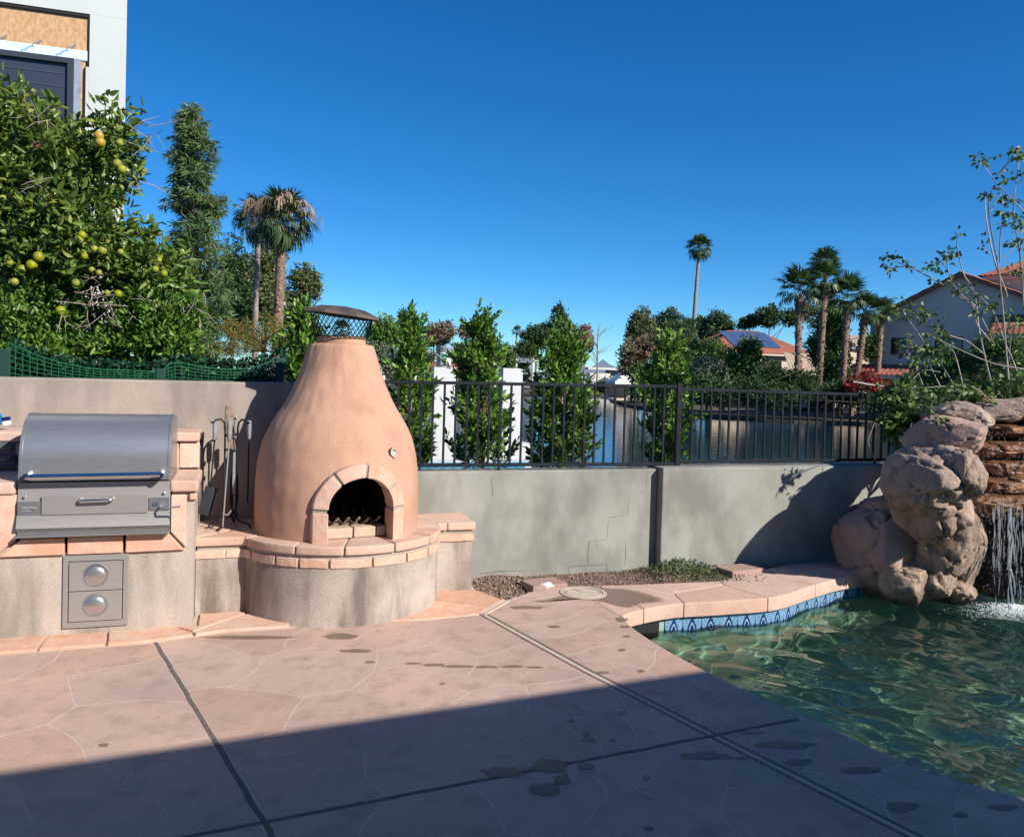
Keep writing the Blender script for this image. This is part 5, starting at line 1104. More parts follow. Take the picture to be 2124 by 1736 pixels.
for x, y, k, r in [(590, 745, 14, .07), (505, 830, 10, .05), (260, 762, 8, .05), (210, 755, 7, .04), (240, 830, 7, .04), (350, 795, 6, .03), (790, 125, 12, .06), (800, 165, 8, .04), (915, 125, 5, .03), (1020, 75, 10, .05), (1065, 100, 7, .05), (985, 255, 9, .05), (930, 245, 6, .03), (955, 485, 10, .05), (1050, 490, 10, .06), (1030, 410, 8, .05), (1000, 675, 6, .03), (340, 1100, 34, .12), (450, 1120, 26, .10), (660, 965, 26, .1), (560, 1240, 30, .12), (860, 1070, 40, .13), (440, 1330, 60, .2), (400, 1400, 46, .18), (480, 1350, 50, .2), (1030, 1180, 40, .2), (960, 1440, 70, .25), (900, 1560, 60, .25), (1000, 1530, 60, .25), (760, 1600, 40, .2), (600, 1600, 36, .2), (1040, 1590, 50, .2), (560, 1400, 30, .15), (380, 1580, 24, .12), (1010, 850, 30, .14), (1070, 560, 18, .1)]: 
    clump(at(*zz_(x, y), 8.0), k, r)
for x, y, k, D_ in ((1945, 868, 9, 6.45), (1925, 845, 8, 6.4), (1962, 822, 9, 6.4), (1985, 808, 8, 6.35), (1938, 815, 7, 6.4), (2010, 795, 8, 6.3), (1905, 850, 6, 6.5)): clump(at(x, y, D_), k, .05)
MB().tube(crom([tuple(at(2060, 835, 7.2)), tuple(at(2010, 800, 6.5)), tuple(at(1960, 825, 6.4)), tuple(at(1900, 850, 6.45))], 6), .004, 5).build('branch', M['twig'], ss, smooth=60)
M['shrub'] = leafmat('shrub_leaf', [(0.070, 0.126, 0.028), (0.112, 0.182, 0.042), (0.049, 0.091, 0.025), (0.196, 0.238, 0.056)], .45, .25)
leaf_mesh('leaves', C, Dv, RNG.uniform(.035, .068, len(C)), RNG.uniform(.024, .042, len(C)), M['shrub'], ss, .2, True)
for x, y in ((890, 325), (840, 362), (928, 420), (945, 565), (832, 620), (858, 660)):
    p = at(*zz_(x, y), 8.0); C2 = [tuple(p)] * 9; leaf_mesh('seed_pod', C2, RNG.normal(size=(9, 3)), .03, .02, M.setdefault('pod', mat('dry_pod', (.12, .035, .04), rough=.7)), ss, .2, False)
lv = thing('leafy_shrub', 'dense bright green shrub pushing through the fence beside the waterfall', 'shrub', at(1890, 960, 7.0))
bl = PB([(1868, 835, 40, 30, 7.3, .2), (1885, 865, 38, 34, 7.25, .2), (1850, 880, 16, 30, 7.2, .12), (1905, 900, 26, 40, 7.3, .2), (1870, 930, 16, 30, 7.2, .1), (1930, 850, 26, 20, 7.3, .2), (1950, 870, 14, 14, 7.0, .1), (1840, 820, 16, 14, 7.3, .1), (1990, 820, 70, 16, 7.7, .3), (2080, 810, 60, 22, 7.9, .3)])
P, D = blob_pts(bl, 230, .2, .25); C, Dv = sprays(P, D, 6, .03, .5, .1, .9); leaf_mesh('leaves', C, Dv, RNG.uniform(.05, .10, len(C)), RNG.uniform(.03, .055, len(C)), M['shrub'], lv, .2, True)
tk = MB()
for k in range(12):
    q = P[random.randrange(len(P))]; tk.tube([at(1895, 985, 7.1), at(1890, 930, 7.2).lerp(Vector(q), .4), Vector(q)], [.008, .005, .002], 4)
tk.tube([at(1850, 975, 6.9), at(1815, 955, 6.9), at(1800, 915, 6.95), at(1815, 875, 7.0)], [.004, .003, .003, .002], 4)
tag(tk.build('stem', M['twig'], lv), kind='stuff')
# ================================================================ trees on the banks
TM = {}
def tmat(key, cols): TM[key] = leafmat('foliage_' + key, cols, .55, .2)
tmat('dark', [(0.033, 0.068, 0.021), (0.053, 0.098, 0.030), (0.075, 0.128, 0.038), (0.024, 0.053, 0.018)])
tmat('mid', [(0.053, 0.112, 0.027), (0.083, 0.158, 0.038), (0.120, 0.203, 0.045), (0.042, 0.083, 0.024)])
tmat('bright', [(0.075, 0.180, 0.030), (0.120, 0.240, 0.045), (0.165, 0.285, 0.053), (0.053, 0.128, 0.027)])
tmat('olive', [(0.090, 0.120, 0.042), (0.135, 0.165, 0.060), (0.180, 0.203, 0.075), (0.068, 0.090, 0.036)])
tmat('brown', [(0.195, 0.143, 0.075), (0.270, 0.195, 0.112), (0.150, 0.128, 0.068), (0.300, 0.240, 0.150)])
tmat('pink', [(0.390, 0.195, 0.120), (0.300, 0.165, 0.105), (0.180, 0.150, 0.090), (0.450, 0.255, 0.165)])
tmat('grey', [(0.120, 0.150, 0.098), (0.180, 0.210, 0.135), (0.225, 0.255, 0.173), (0.090, 0.112, 0.075)])
tmat('pine', [(0.045, 0.090, 0.036), (0.068, 0.120, 0.048), (0.098, 0.158, 0.068), (0.033, 0.068, 0.030)])
tmat('tallpine', [(.085, .15, .05), (.11, .18, .06), (.14, .215, .075), (.17, .24, .085)])
tmat('red', [(0.330, 0.018, 0.027), (0.450, 0.030, 0.045), (0.240, 0.015, 0.022), (0.075, 0.105, 0.030)])
tmat('orangeflower', [(0.075, 0.135, 0.030), (0.105, 0.180, 0.038), (0.450, 0.165, 0.030), (0.090, 0.150, 0.033), (0.060, 0.105, 0.024)])
def tree(name, label, cat, mk, blobs, dens=1., lf=1., group=None, trunk=True, needle=False, zb=-1.05, up=.1):
    bl = PB([(x, y, w, h, D, w * D / F * .85) for x, y, w, h, D in blobs]); x0, y0, w0, h0, D0 = blobs[0]; b0 = at(x0, y0, D0); b0.z = zb
    t = thing(name, label, cat, b0, group); npx = sum(b[2] * b[3] for b in blobs); nc = int(max(60, npx * .3 * dens)); P, Dv = blob_pts(bl, nc, .25, .17); s_ = D0 / F
    C, D2 = sprays(P, Dv, 9, 2.6 * s_, .5, up, 1.); L = RNG.uniform(4.5, 9, len(C)) * s_ * lf
    leaf_mesh('crown', C, D2, L * (1.5 if needle else 1), L * (.16 if needle else .55), TM[mk], t, .15, False)
    if trunk:
        tk = MB(); top = at(x0, y0, D0); r = max(.1, w0 * s_ * .09); tk.tube([b0, b0.lerp(top, .5) + Vector((r * .6, 0, 0)), top], [r, r * .75, r * .4], 7)
        for c, rr_ in bl:
            for k in range(3):
                q = Vector(c) + Vector((RNG.normal() * rr_[0] * .5, RNG.normal() * rr_[1] * .4, RNG.normal() * rr_[2] * .5)); tk.tube([b0.lerp(top, RNG.uniform(.45, .95)), q], [r * .4, r * .12], 5)
        tag(tk.build('trunk', M['bark'], t, smooth=60), kind='stuff')
    return t
G1, G2, G3 = 'trees on the left bank', 'trees on the far shore', 'trees on the right bank'
L1 = -.25
tree('broad_tree', 'dark dense tree standing between the tall pine and the palms', 'tree', 'dark', [(485, 580, 34, 80, 55), (500, 640, 40, 60, 54)], group=G1, zb=L1)
tree('broad_tree', 'olive green tree rising directly behind the two straw-fronded palms', 'tree', 'olive', [(552, 560, 40, 52, 56), (530, 620, 46, 50, 55), (565, 640, 30, 46, 55)], group=G1, zb=L1)
tree('broad_tree', 'rounded olive tree with open layered crown beside the thick palm trunk', 'tree', 'olive', [(632, 580, 32, 28, 48), (650, 602, 20, 18, 48), (612, 622, 34, 18, 48), (600, 655, 30, 26, 47)], 1., 1., G1, zb=L1)
tree('leafy_tree', 'bright green leafy tree between the chimney cap and a slender dark conifer', 'tree', 'bright', [(800, 690, 36, 30, 44), (782, 712, 30, 34, 44), (828, 700, 22, 34, 45)], 1.2, .9, G1, zb=L1)
tree('willow_tree', 'grey-green drooping tree with thin trunks below the bright leafy tree', 'tree', 'grey', [(805, 755, 40, 34, 36), (785, 740, 25, 30, 36)], .8, .8, G1, zb=L1, up=-.8)
tree('slim_conifer', 'slender dark conifer beside the bright leafy tree', 'tree', 'pine', [(836, 655, 9, 16, 62), (838, 680, 15, 24, 62)], 1.6, .8, G1, zb=L1)
tree('flowering_shrub', 'green shrub speckled with orange flowers at the foot of the palms', 'shrub', 'orangeflower', [(545, 695, 75, 36, 22), (500, 720, 50, 30, 21), (600, 700, 40, 40, 21), (480, 685, 30, 26, 22)], .8, .5, None, zb=L1)
tree('broad_tree', 'low brownish tree on the far shore above the bucket', 'tree', 'brown', [(900, 688, 24, 14, 115), (925, 685, 20, 16, 115), (905, 706, 30, 8, 115)], 2., .8, G2)
tree('broad_tree', 'thin brownish pine on the far shore behind the tall staked ficus', 'tree', 'brown', [(968, 688, 17, 15, 112)], 1.6, .8, G2)
tree('leafy_bush', 'round green bush in front of the white balcony building', 'bush', 'mid', [(1042, 738, 24, 22, 70), (1058, 750, 16, 16, 70)], 1.6, .8, None)
tree('leafy_bush', 'dark green bush behind the bucket column', 'bush', 'dark', [(955, 735, 26, 22, 75), (880, 745, 24, 18, 78)], 1.6, .8, None)
tree('broad_tree', 'dark flat-topped tree between the balcony building and the pointed conifer', 'tree', 'dark', [(1112, 700, 30, 22, 98), (1092, 726, 24, 14, 97)], 2., .8, G2)
tree('tall_conifer', 'tall pointed conifer on the far shore with ragged tip', 'tree', 'pine', [(1160, 650, 11, 18, 100), (1160, 680, 24, 26, 100), (1170, 712, 32, 26, 100), (1128, 690, 9, 20, 100), (1184, 695, 14, 26, 100)], 2., .8, G2)
tree('broad_tree', 'reddish tree on the far shore between the pointed conifer and a leafless tree', 'tree', 'pink', [(1213, 690, 12, 16, 100), (1210, 712, 20, 18, 100)], 1.6, .8, G2)
tree('leafy_bush', 'clipped green hedge along the far end of the lake', 'hedge', 'dark', [(1262, 798, 26, 12, 92), (1290, 800, 24, 12, 88), (1240, 806, 20, 10, 95)], 2., .6, None)
bt_ = thing('bare_tree', 'leafless tree with fine twigs on the far shore', 'tree', at(1240, 800, 100), G2); mb = MB(); random.seed(4); bb = at(1240, 760, 100); bb.z = -1.05; tp = at(1240, 690, 100)
mb.tube([bb, tp, at(1243, 668, 100)], [.14, .07, .02], 5)
for k in range(26): q = bb.lerp(tp, random.uniform(.45, 1)); d = CR * random.uniform(-1.8, 1.8) + Vector((0, 0, random.uniform(.2, 1.6))); mb.tube([q, q + d * .6, q + d + CR * random.uniform(-.4, .4)], [.035, .025, .012], 3)
tag(mb.build('limbs', M['twig'], bt_), kind='stuff')
tree('broad_tree', 'olive tree with open crown at the lake bend behind the white gazebo', 'tree', 'olive', [(1330, 670, 26, 28, 80), (1340, 705, 38, 30, 80), (1318, 700, 22, 30, 80)], 1.2, .9, G3)
tree('broad_tree', 'half-dead brown tree drooping over the white gazebo', 'tree', 'brown', [(1312, 735, 30, 28, 76), (1350, 725, 36, 28, 76), (1300, 760, 18, 20, 76)], 1.2, .8, G3)
tree('broad_tree', 'green tree at the water beside the gazebo', 'tree', 'mid', [(1335, 775, 28, 22, 74), (1365, 775, 30, 30, 74), (1395, 750, 26, 30, 73)], 1.2, .8, G3)
tree('pine_tree', 'dark ragged pine between the open-crowned olive tree and the very tall palm', 'tree', 'pine', [(1390, 670, 26, 28, 92), (1400, 700, 40, 30, 90), (1368, 690, 14, 30, 92), (1425, 690, 20, 34, 92)], 1.2, .9, G3)
tree('pine_tree', 'feathery dark pine between the very tall palm and the solar roof', 'tree', 'pine', [(1490, 668, 26, 20, 108), (1476, 690, 30, 20, 108), (1508, 688, 18, 18, 108), (1452, 680, 14, 24, 110)], 1.6, .9, G3)
tree('leafy_tree', 'big dark green tree at the foot of the very tall thin palm', 'tree', 'mid', [(1440, 740, 44, 30, 72), (1475, 728, 40, 22, 74), (1420, 775, 36, 34, 70)], 1.2, .8, G3)
tree('willow_tree', 'pale grey-green weeping tree near the right shore', 'tree', 'grey', [(1468, 768, 34, 26, 64), (1460, 792, 36, 26, 64), (1490, 790, 26, 26, 64)], 1.4, .8, G3, up=-.9)
tree('pine_tree', 'layered green pine in front of the house with solar panels', 'tree', 'mid', [(1555, 718, 24, 20, 66), (1545, 745, 44, 22, 66), (1530, 775, 36, 26, 65)], 1.3, .8, G3)
tree('leafy_tree', 'very dark low tree mass below the house with solar panels', 'tree', 'dark', [(1590, 790, 46, 40, 61), (1560, 810, 50, 26, 60), (1640, 800, 36, 34, 61)], 1.3, .8, G3)
tree('broad_tree', 'round dark tree rising behind the solar roof', 'tree', 'dark', [(1596, 658, 27, 20, 105), (1640, 660, 20, 14, 105)], 1.6, .9, G3)
tree('broad_tree', 'small dark tree behind the low end of the solar roof', 'tree', 'dark', [(1556, 668, 15, 12, 106), (1542, 674, 10, 10, 106)], 1.8, .9, G3)
tree('pine_tree', 'airy light pine seen between the two tallest grouped palms', 'tree', 'olive', [(1712, 610, 22, 34, 78), (1675, 640, 24, 34, 78), (1720, 650, 20, 24, 78)], .6, .8, G3)
tree('leafy_tree', 'lush green tree filling the gap between the grouped palms', 'tree', 'mid', [(1725, 665, 34, 40, 64), (1715, 720, 44, 46, 63), (1735, 770, 34, 36, 62), (1805, 720, 24, 30, 62)], 1.2, .8, G3)
tree('leafy_bush', 'dark waterside bushes below the grouped palms', 'bush', 'dark', [(1500, 818, 46, 24, 60), (1610, 822, 60, 26, 59), (1720, 820, 60, 26, 59), (1820, 836, 50, 20, 57), (1400, 808, 44, 28, 63), (1330, 812, 30, 18, 70), (1455, 806, 46, 30, 61), (1665, 800, 40, 34, 60), (1760, 812, 40, 26, 59)], 1.4, .7, None)
tree('bougainvillea', 'red bougainvillea bush at the foot of the grouped palms', 'bush', 'red', [(1800, 782, 24, 14, 57), (1770, 798, 20, 12, 57), (1815, 800, 30, 16, 57)], 1.2, .6, None)
tree('leafy_bush', 'green garden bush in front of the big gabled house', 'bush', 'mid', [(1985, 755, 40, 28, 46), (2050, 730, 36, 34, 45), (2100, 740, 40, 44, 44), (1940, 785, 36, 22, 47)], 1.1, .8, None)
tree('leafy_bush', 'dark shrubbery at the water below the big gabled house', 'bush', 'dark', [(1900, 800, 46, 26, 52), (1980, 800, 60, 28, 48), (2080, 800, 60, 34, 46), (1860, 845, 40, 20, 52), (1940, 850, 60, 20, 48)], 1.1, .8, None)
# ---- tall weeping pine on the left
tp_ = thing('tall_pine', 'tall narrow pine with drooping needle tufts behind the citrus', 'tree', (at(405, 780, 30).x, at(405, 780, 30).y, L1)); random.seed(9); D0 = 30; C, Dv, N0 = [], [], 0
tk = MB(); b0 = at(408, 780, D0); b0.z = L1; tk.tube([b0, at(402, 500, D0), at(398, 225, D0)], [.28, .17, .03], 8); s_ = D0 / F
wf = lambda f: np.interp(f, [0, .05, .14, .3, .42, .52, .56, .7, 1.], [6, 18, 38, 42, 56, 50, 66, 62, 66])
for k in range(430):
    f_ = random.random() ** .82; y = 214 + f_ * 545; a = random.uniform(0, 6.28); w = wf(f_) * random.uniform(.65, 1.08) * (1 + .3 * math.sin(y * .11) * math.sin(a * 2 + y * .05)); x0 = 396 + 14 * f_
    c = at(x0 + math.cos(a) * w, y + random.uniform(-4, 8), D0 + math.sin(a) * w * s_); o = at(x0, y - w * .12, D0); tk.tube([o, o.lerp(c, .6) + Vector((0, 0, .05)), c], [.035, .025, .012], 4)
    for sub_ in range(4):
        q = o.lerp(c, (.45, .65, .85, 1.)[sub_]) + Vector((random.gauss(0, .12), random.gauss(0, .12), random.gauss(0, .08))); outd = (c - o); outd.z = 0; outd = outd.normalized() if outd.length > 1e-4 else Vector((1, 0, 0))
        for i in range(17):
            d = Vector((random.gauss(0, 1), random.gauss(0, 1), random.gauss(0, .7))).normalized() * .85 + outd * .5 + Vector((0, 0, -.45)); C.append(tuple(q)); Dv.append(tuple(d))
tag(tk.build('trunk', M['bark'], tp_, smooth=60), kind='stuff'); leaf_mesh('needles', C, Dv, RNG.uniform(.22, .42, len(C)), .038, TM['tallpine'], tp_, .1, False)

# ================================================================ palms
M['frond'] = leafmat('palm_frond', [(.035, .07, .022), (.055, .095, .03), (.075, .12, .04), (.03, .06, .02)], .4, .15); M['straw'] = leafmat('dead_frond', [(.36, .26, .17), (.42, .32, .22), (.30, .20, .13)], .7, .2)
def frond(seed, droop, mt, nl=20, pet=.75, fan=1.0, wid=.075):
    r = np.random.default_rng(seed); V, Fq = [], []
    def addq(P): b = len(V); V.extend(P); Fq.append([b, b + 1, b + 2, b + 3])
    addq([(0, -.02, 0), (pet, -.014, -pet * .06), (pet, .014, -pet * .06), (0, .02, 0)])
    for i in range(nl):
        ph = rad(-95 + 190 * (i + .5) / nl + r.normal() * 3); L = fan * (1 - .28 * abs(ph) / 1.65) * r.uniform(.9, 1.05); d = np.array([math.cos(ph), math.sin(ph), 0]); s_ = np.array([-d[1], d[0], 0]) * wid / 2; h = np.array([pet, 0, -pet * .06]); zf = np.array([0, 0, 1.]); up = .10 * abs(math.sin(ph))
        m1 = h + d * L * .55 + zf * (up - droop * .10) * L; e1 = m1 + d * L * .40 * (1 - droop * .5) - zf * L * droop * (.32 + r.uniform(0, .2))
        addq([tuple(h - s_ * .3), tuple(m1 - s_), tuple(m1 + s_), tuple(h + s_ * .3)]); addq([tuple(m1 - s_), tuple(e1 - s_ * .15), tuple(e1 + s_ * .15), tuple(m1 + s_)])
    me = bpy.data.meshes.new('frond'); me.from_pydata(V, [], Fq); me.materials.append(mt); return me
FR = [frond(k, .45 + .2 * k, M['frond']) for k in range(3)]; 
def plume(seed):
    r = np.random.default_rng(seed); V, Fq = [], []; P = [np.array(q) for q in ((0, 0, 0), (.35, 0, .28), (.75, 0, .40), (1.1, 0, .26), (1.32, 0, -.1))]
    def addq(a, b, w):
        s_ = np.array([0, 1, 0]) * w; n = len(V); V.extend([tuple(a - s_), tuple(b - s_ * .5), tuple(b + s_ * .5), tuple(a + s_)]); Fq.append([n, n + 1, n + 2, n + 3])
    for a, b in zip(P, P[1:]): addq(a, b, .018)
    for i in range(34):
        t = r.uniform(1.2, 4); k = min(int(t), 3); p = P[k] + (P[k + 1] - P[k]) * (t - k); q = p + np.array([r.normal() * .10 + .04, r.normal() * .14, -r.uniform(.15, .35)]); e = q + np.array([r.normal() * .05, r.normal() * .05, -r.uniform(.15, .4)]); addq(p, q, .022); addq(q, e, .014)
    me = bpy.data.meshes.new('dead_frond'); me.from_pydata(V, [], Fq); me.materials.append(M['straw']); return me
DF = [plume(7 + k) for k in range(3)]
def palm(name, label, xc, yc, xb, yb, D, R, n, seed, r0, r1, bark='palm_bark', group=None, dead=0, zb=-1.05, boots=0, lo=-45):
    random.seed(seed); top = at(xc, yc, D); b0 = at(xb, yb, D); fx = (b0 - top) / max(1e-6, (top.z - b0.z)); b0 = b0 + fx * (b0.z - zb) if b0.z > zb else b0; b0.z = zb; t = thing(name, label, 'palm', b0, group)
    mb = MB(); n_ = 26; P, Rr = [], []
    for i in range(n_ + 1): f_ = i / n_; q = b0.lerp(top, f_); q += CR * .12 * math.sin(f_ * 3.1 + seed) * (top.z - b0.z) * .06; P.append(q); Rr.append((r0 + (r1 - r0) * f_) * (1 + .06 * math.sin(i * 2.4 + seed)) * (1.18 if f_ > .86 and boots else 1))
    mb.tube(P, Rr, 10); mb.build('trunk', M[bark], t, smooth=60)
    if boots:
        C, Dv = [], []
        for k in range(boots):
            f_ = random.uniform(.0, 1.) ** .8; i = min(int(f_ * n_), n_ - 1); a = random.uniform(0, 6.28); d = CR * math.cos(a) + CF * math.sin(a); C.append(tuple(P[i].lerp(P[i + 1], f_ * n_ - i) + d * Rr[i] * .85)); Dv.append(tuple(d * .55 + Vector((0, 0, random.choice((1, 1, -1)) * .9))))
        leaf_mesh('old_frond_bases', C, Dv, RNG.uniform(.16, .30, boots), RNG.uniform(.10, .16, boots), M['straw' if dead else 'boot'], t, .3, False)
    top = P[-1]
    for k in range(n):
        el = lo + (85 - lo) * ((k + .5) / n) ** .8; az = k * 137.5 + seed * 40 + random.uniform(-15, 15); o = put('frond', FR[0 if el > 45 else (1 if el > 5 else 2)], None, t); s_ = R / 1.7 * random.uniform(.88, 1.1)
        o.matrix_basis = Matrix.Translation(top + Vector((0, 0, .15 * R))) @ Matrix.Rotation(rad(az), 4, 'Z') @ Matrix.Rotation(rad(-el), 4, 'Y') @ Matrix.Rotation(random.uniform(-.3, .3), 4, 'X') @ Matrix.Scale(s_, 4)
    for k in range(dead):
        az = k * 137.5 + seed * 70; o = put('dead_frond', DF[k % 3], None, t); el = random.uniform(-10, 45); o.matrix_basis = Matrix.Translation(top + Vector((0, 0, .25 * R))) @ Matrix.Rotation(rad(az), 4, 'Z') @ Matrix.Rotation(rad(-el), 4, 'Y') @ Matrix.Scale(R / 1.7 * random.uniform(1.0, 1.35), 4)
    return t
M['boot'] = leafmat('frond_base', [(.22, .13, .08), (.32, .20, .13), (.12, .07, .045)], .8, .1)
palm('fan_palm', 'thick-trunked palm with straw-coloured dead fronds near the tall narrow pine', 588, 470, 574, 690, 38, 1.75, 46, 1, .26, .20, dead=15, zb=L1, boots=90, lo=-75, group='palms on the left bank')
palm('fan_palm', 'thinner palm with dead fronds standing behind the thick-trunked palm', 540, 468, 531, 660, 41, 1.5, 36, 2, .14, .12, bark='palm_bark_grey', dead=10, zb=L1, lo=-70, group='palms on the left bank')
palm('fan_palm', 'very tall thin lone palm rising high above the far trees', 1451, 520, 1438, 720, 95, 1.9, 40, 3, .27, .17, bark='palm_bark_grey', lo=-60, group='palms on the right bank')
for k, (xc, yc, xb, yb, R, lab) in enumerate([(1657, 612, 1656, 812, 2.35, 'shaggy palm of the waterside group standing nearest the solar-panelled house'), (1708, 592, 1699, 812, 2.2, 'tallest shaggy palm of the waterside group'), (1757, 625, 1745, 818, 2.2, 'shaggy palm of the waterside group between the tallest one and the leaning one'), (1796, 652, 1770, 820, 1.9, 'leaning shaggy palm above the red bougainvillea'), (1830, 655, 1822, 752, 1.6, 'short palm standing against the big gabled house')]):
    palm('fan_palm', lab, xc, yc, xb, yb, 60 + k * .4, R * .92, 27, 4 + k, .2, .24, boots=170 if k < 4 else 60, lo=-35, group='palms on the right bank')
palm('fan_palm', 'slender palm with small crown rising behind the tallest shaggy palm', 1710, 556, 1712, 700, 66, 1.7, 28, 12, .16, .16, bark='palm_bark', lo=-30, group='palms on the right bank')
palm('fan_palm', 'tiny distant palm above the white balcony building', 1072, 690, 1072, 712, 150, 1.3, 26, 9, .18, .15, bark='palm_bark_grey', group='palms on the far shore'); palm('fan_palm', 'distant palm seen through the chimney cap mesh', 709, 690, 708, 725, 90, 1.5, 26, 10, .16, .15, bark='palm_bark_grey', zb=L1, group='palms on the left bank'); palm('fan_palm', 'low distant palm behind the tall staked ficus', 1016, 695, 1016, 715, 140, 1.5, 22, 11, .18, .15, bark='palm_bark_grey', group='palms on the far shore')

# ================================================================ houses across the water
M['stucco_h'] = mat('pale_house_stucco', (.64, .57, .49), (.57, .51, .44), scale=.5, rough=.9, bump=.2, bscale=8); M['stucco_b'] = mat('beige_house_stucco', (.56, .47, .37), (.5, .42, .33), scale=.5, rough=.9); M['trim'] = mat('pale_trim', (.62, .52, .42), rough=.8)
class Fr:
    def __init__(s, r, d, yaw): s.m = Matrix.Translation(cw(r, d, 0)) @ Matrix.Rotation(math.atan2(CR.y, CR.x) + rad(yaw), 4, 'Z')
def gbox(f, name, mt, par, *b): return MB().box(*b, f.m).build(name, M[mt] if isinstance(mt, str) else mt, par)
def tiles(f, par, corners, mt='tile_red', pitch=.34, name='roof'):
    """a sloping roof sheet with rounded tile ridges: corners are eave-left, eave-right, ridge-right, ridge-left"""
    a, b, c, d = [Vector(p) for p in corners]; n = max(4, int(max((b - a).length, (c - d).length) / pitch)) * 4; nrm = (b - a).cross(d - a).normalized(); V, Fq = [], []; rows = max(2, int((d - a).length / .45))
    for j in range(rows + 1):
        t = j / rows
        for i in range(n + 1): u = i / n; p = (a.lerp(b, u)).lerp(d.lerp(c, u), t) + nrm * (.055 * abs(math.sin(math.pi * u * n / 4)) + .03 * (j % 2)); V.append(tuple(f.m @ p))
    Fq = [[j * (n + 1) + i, j * (n + 1) + i + 1, (j + 1) * (n + 1) + i + 1, (j + 1) * (n + 1) + i] for j in range(rows) for i in range(n)]
    return npmesh(name, V, Fq, M[mt], par)
def window(f, par, x0, x1, z0, z1, y=-.03, frame='trim'):
    w = MB().box(x0 - .07, x1 + .07, y, y + .05, z0 - .07, z1 + .07, f.m).build('window', M[frame], par); MB().box(x0, x1, y - .012, y + .02, z0, z1, f.m).build('pane', M['glass'], w); MB().box((x0 + x1) / 2 - .025, (x0 + x1) / 2 + .025, y - .02, y - .013, z0, z1, f.m).build('mullion', M[frame], w)
# big gabled house: facade turned towards the lake, local x along it, -y outwards
f = Fr(27.0, 64, -40); bh = thing('gabled_house', 'big pale three-storey house with red tile roofs beyond the waterfall', 'house', cw(27, 64, -1.05))
ze, za, xa, xw = 6.1, 9.2, 6.1, 14.5
MB().add([f.m @ Vector(p) for p in [(0, 0, -1.1), (xw, 0, -1.1), (xw, 0, 5.6), (xa, 0, za), (0, 0, ze), (0, 12, -1.1), (xw, 12, -1.1), (xw, 12, 5.6), (xa, 12, za), (0, 12, ze)]], [(0, 1, 2, 3, 4), (9, 8, 7, 6, 5), (0, 4, 9, 5), (1, 6, 7, 2)]).build('wall', M['stucco_h'], bh)
tiles(f, bh, [(-.7, 12.4, ze - .25), (-.7, -.5, ze - .25), (xa, -.5, za + .16), (xa, 12.4, za + .16)]); tiles(f, bh, [(xw + .6, -.5, 5.45), (xw + .6, 12.4, 5.45), (xa, 12.4, za + .17), (xa, -.5, za + .17)])
for P in ([(-.7, ze - .28), (xa, za + .1)], [(xa, za + .1), (xw + .6, 5.42)]):
    (x0, z0), (x1, z1) = P; MB().add([f.m @ Vector(p) for p in [(x0, -.52, z0 - .22), (x1, -.52, z1 - .22), (x1, -.52, z1), (x0, -.52, z0), (x0, 0, z0 - .22), (x1, 0, z1 - .22), (x1, 0, z1), (x0, 0, z0)]], [(0, 1, 2, 3), (4, 7, 6, 5), (0, 4, 5, 1), (3, 2, 6, 7)]).build('fascia', M['tile_red'], bh)
gbox(f, 'tower', 'trim', bh, 7.2, 11.6, 3, 7, 6.5, 9.3); gbox(f, 'tower_cornice', 'trim', bh, 6.9, 11.9, 2.7, 7.3, 9.05, 9.35)
ap = (9.4, 5, 10.6); c4 = [(6.6, 2.4, 9.35), (12.2, 2.4, 9.35), (12.2, 7.6, 9.35), (6.6, 7.6, 9.35)]
for i in range(4): tiles(f, bh, [c4[i], c4[(i + 1) % 4], ap, ap], name='tower_roof')
for x0, x1, z0, z1 in ((1.6, 2.5, 3.6, 4.7), (4.6, 6.3, 3.2, 4.75), (7.4, 8.6, 3.3, 4.7)): window(f, bh, x0, x1, z0, z1, frame='frame')
tiles(f, bh, [(8.2, -1.6, 4.9), (16.5, -1.6, 4.9), (16.5, .02, 6.3), (8.2, .02, 6.3)], name='porch_roof'); gbox(f, 'porch_eave', 'trim', bh, 8.2, 16.5, -1.62, -.01, 4.62, 4.86); gbox(f, 'balcony', 'trim', bh, 9.4, 16.5, -1.5, -.01, 2.35, 2.5)
for x in (9.5, 12.8): gbox(f, 'porch_post', 'trim', bh, x, x + .22, -1.5, -1.28, 2.5, 4.62)
for k in range(46): gbox(f, 'baluster', 'trim', bh, 9.5 + k * .15, 9.55 + k * .15, -1.48, -1.44, 2.5, 3.25)
gbox(f, 'balcony_rail', 'trim', bh, 9.4, 16.5, -1.5, -1.42, 3.25, 3.33); gbox(f, 'door', 'glass', bh, 10.4, 12.2, -.03, .02, 2.5, 4.5)
tiles(f, bh, [(-1.2, -2.6, 1.95), (12.5, -2.6, 1.95), (12.5, .02, 2.75), (-1.2, .02, 2.75)], name='lower_roof'); gbox(f, 'lower_eave', 'trim', bh, -1.2, 12.5, -2.62, -.01, 1.70, 1.92)
gbox(f, 'deck', 'trim', bh, -1.0, 12.4, -2.4, -.01, -.75, -.55)
for x in (-.9, 2.4, 5.4, 8.4): gbox(f, 'deck_post', 'trim', bh, x, x + .25, -2.4, -2.15, -.55, 1.7)
for k in range(62): gbox(f, 'baluster', 'trim', bh, .2 + k * .15, .25 + k * .15, -2.36, -2.32, -.55, .35)
gbox(f, 'deck_rail', 'trim', bh, -.9, 9.4, -2.38, -2.28, .35, .43)
for x0, x1 in ((.6, 1.8), (3.2, 5.0), (6.2, 7.8)): window(f, bh, x0, x1, -.3, 1.4, frame='frame')
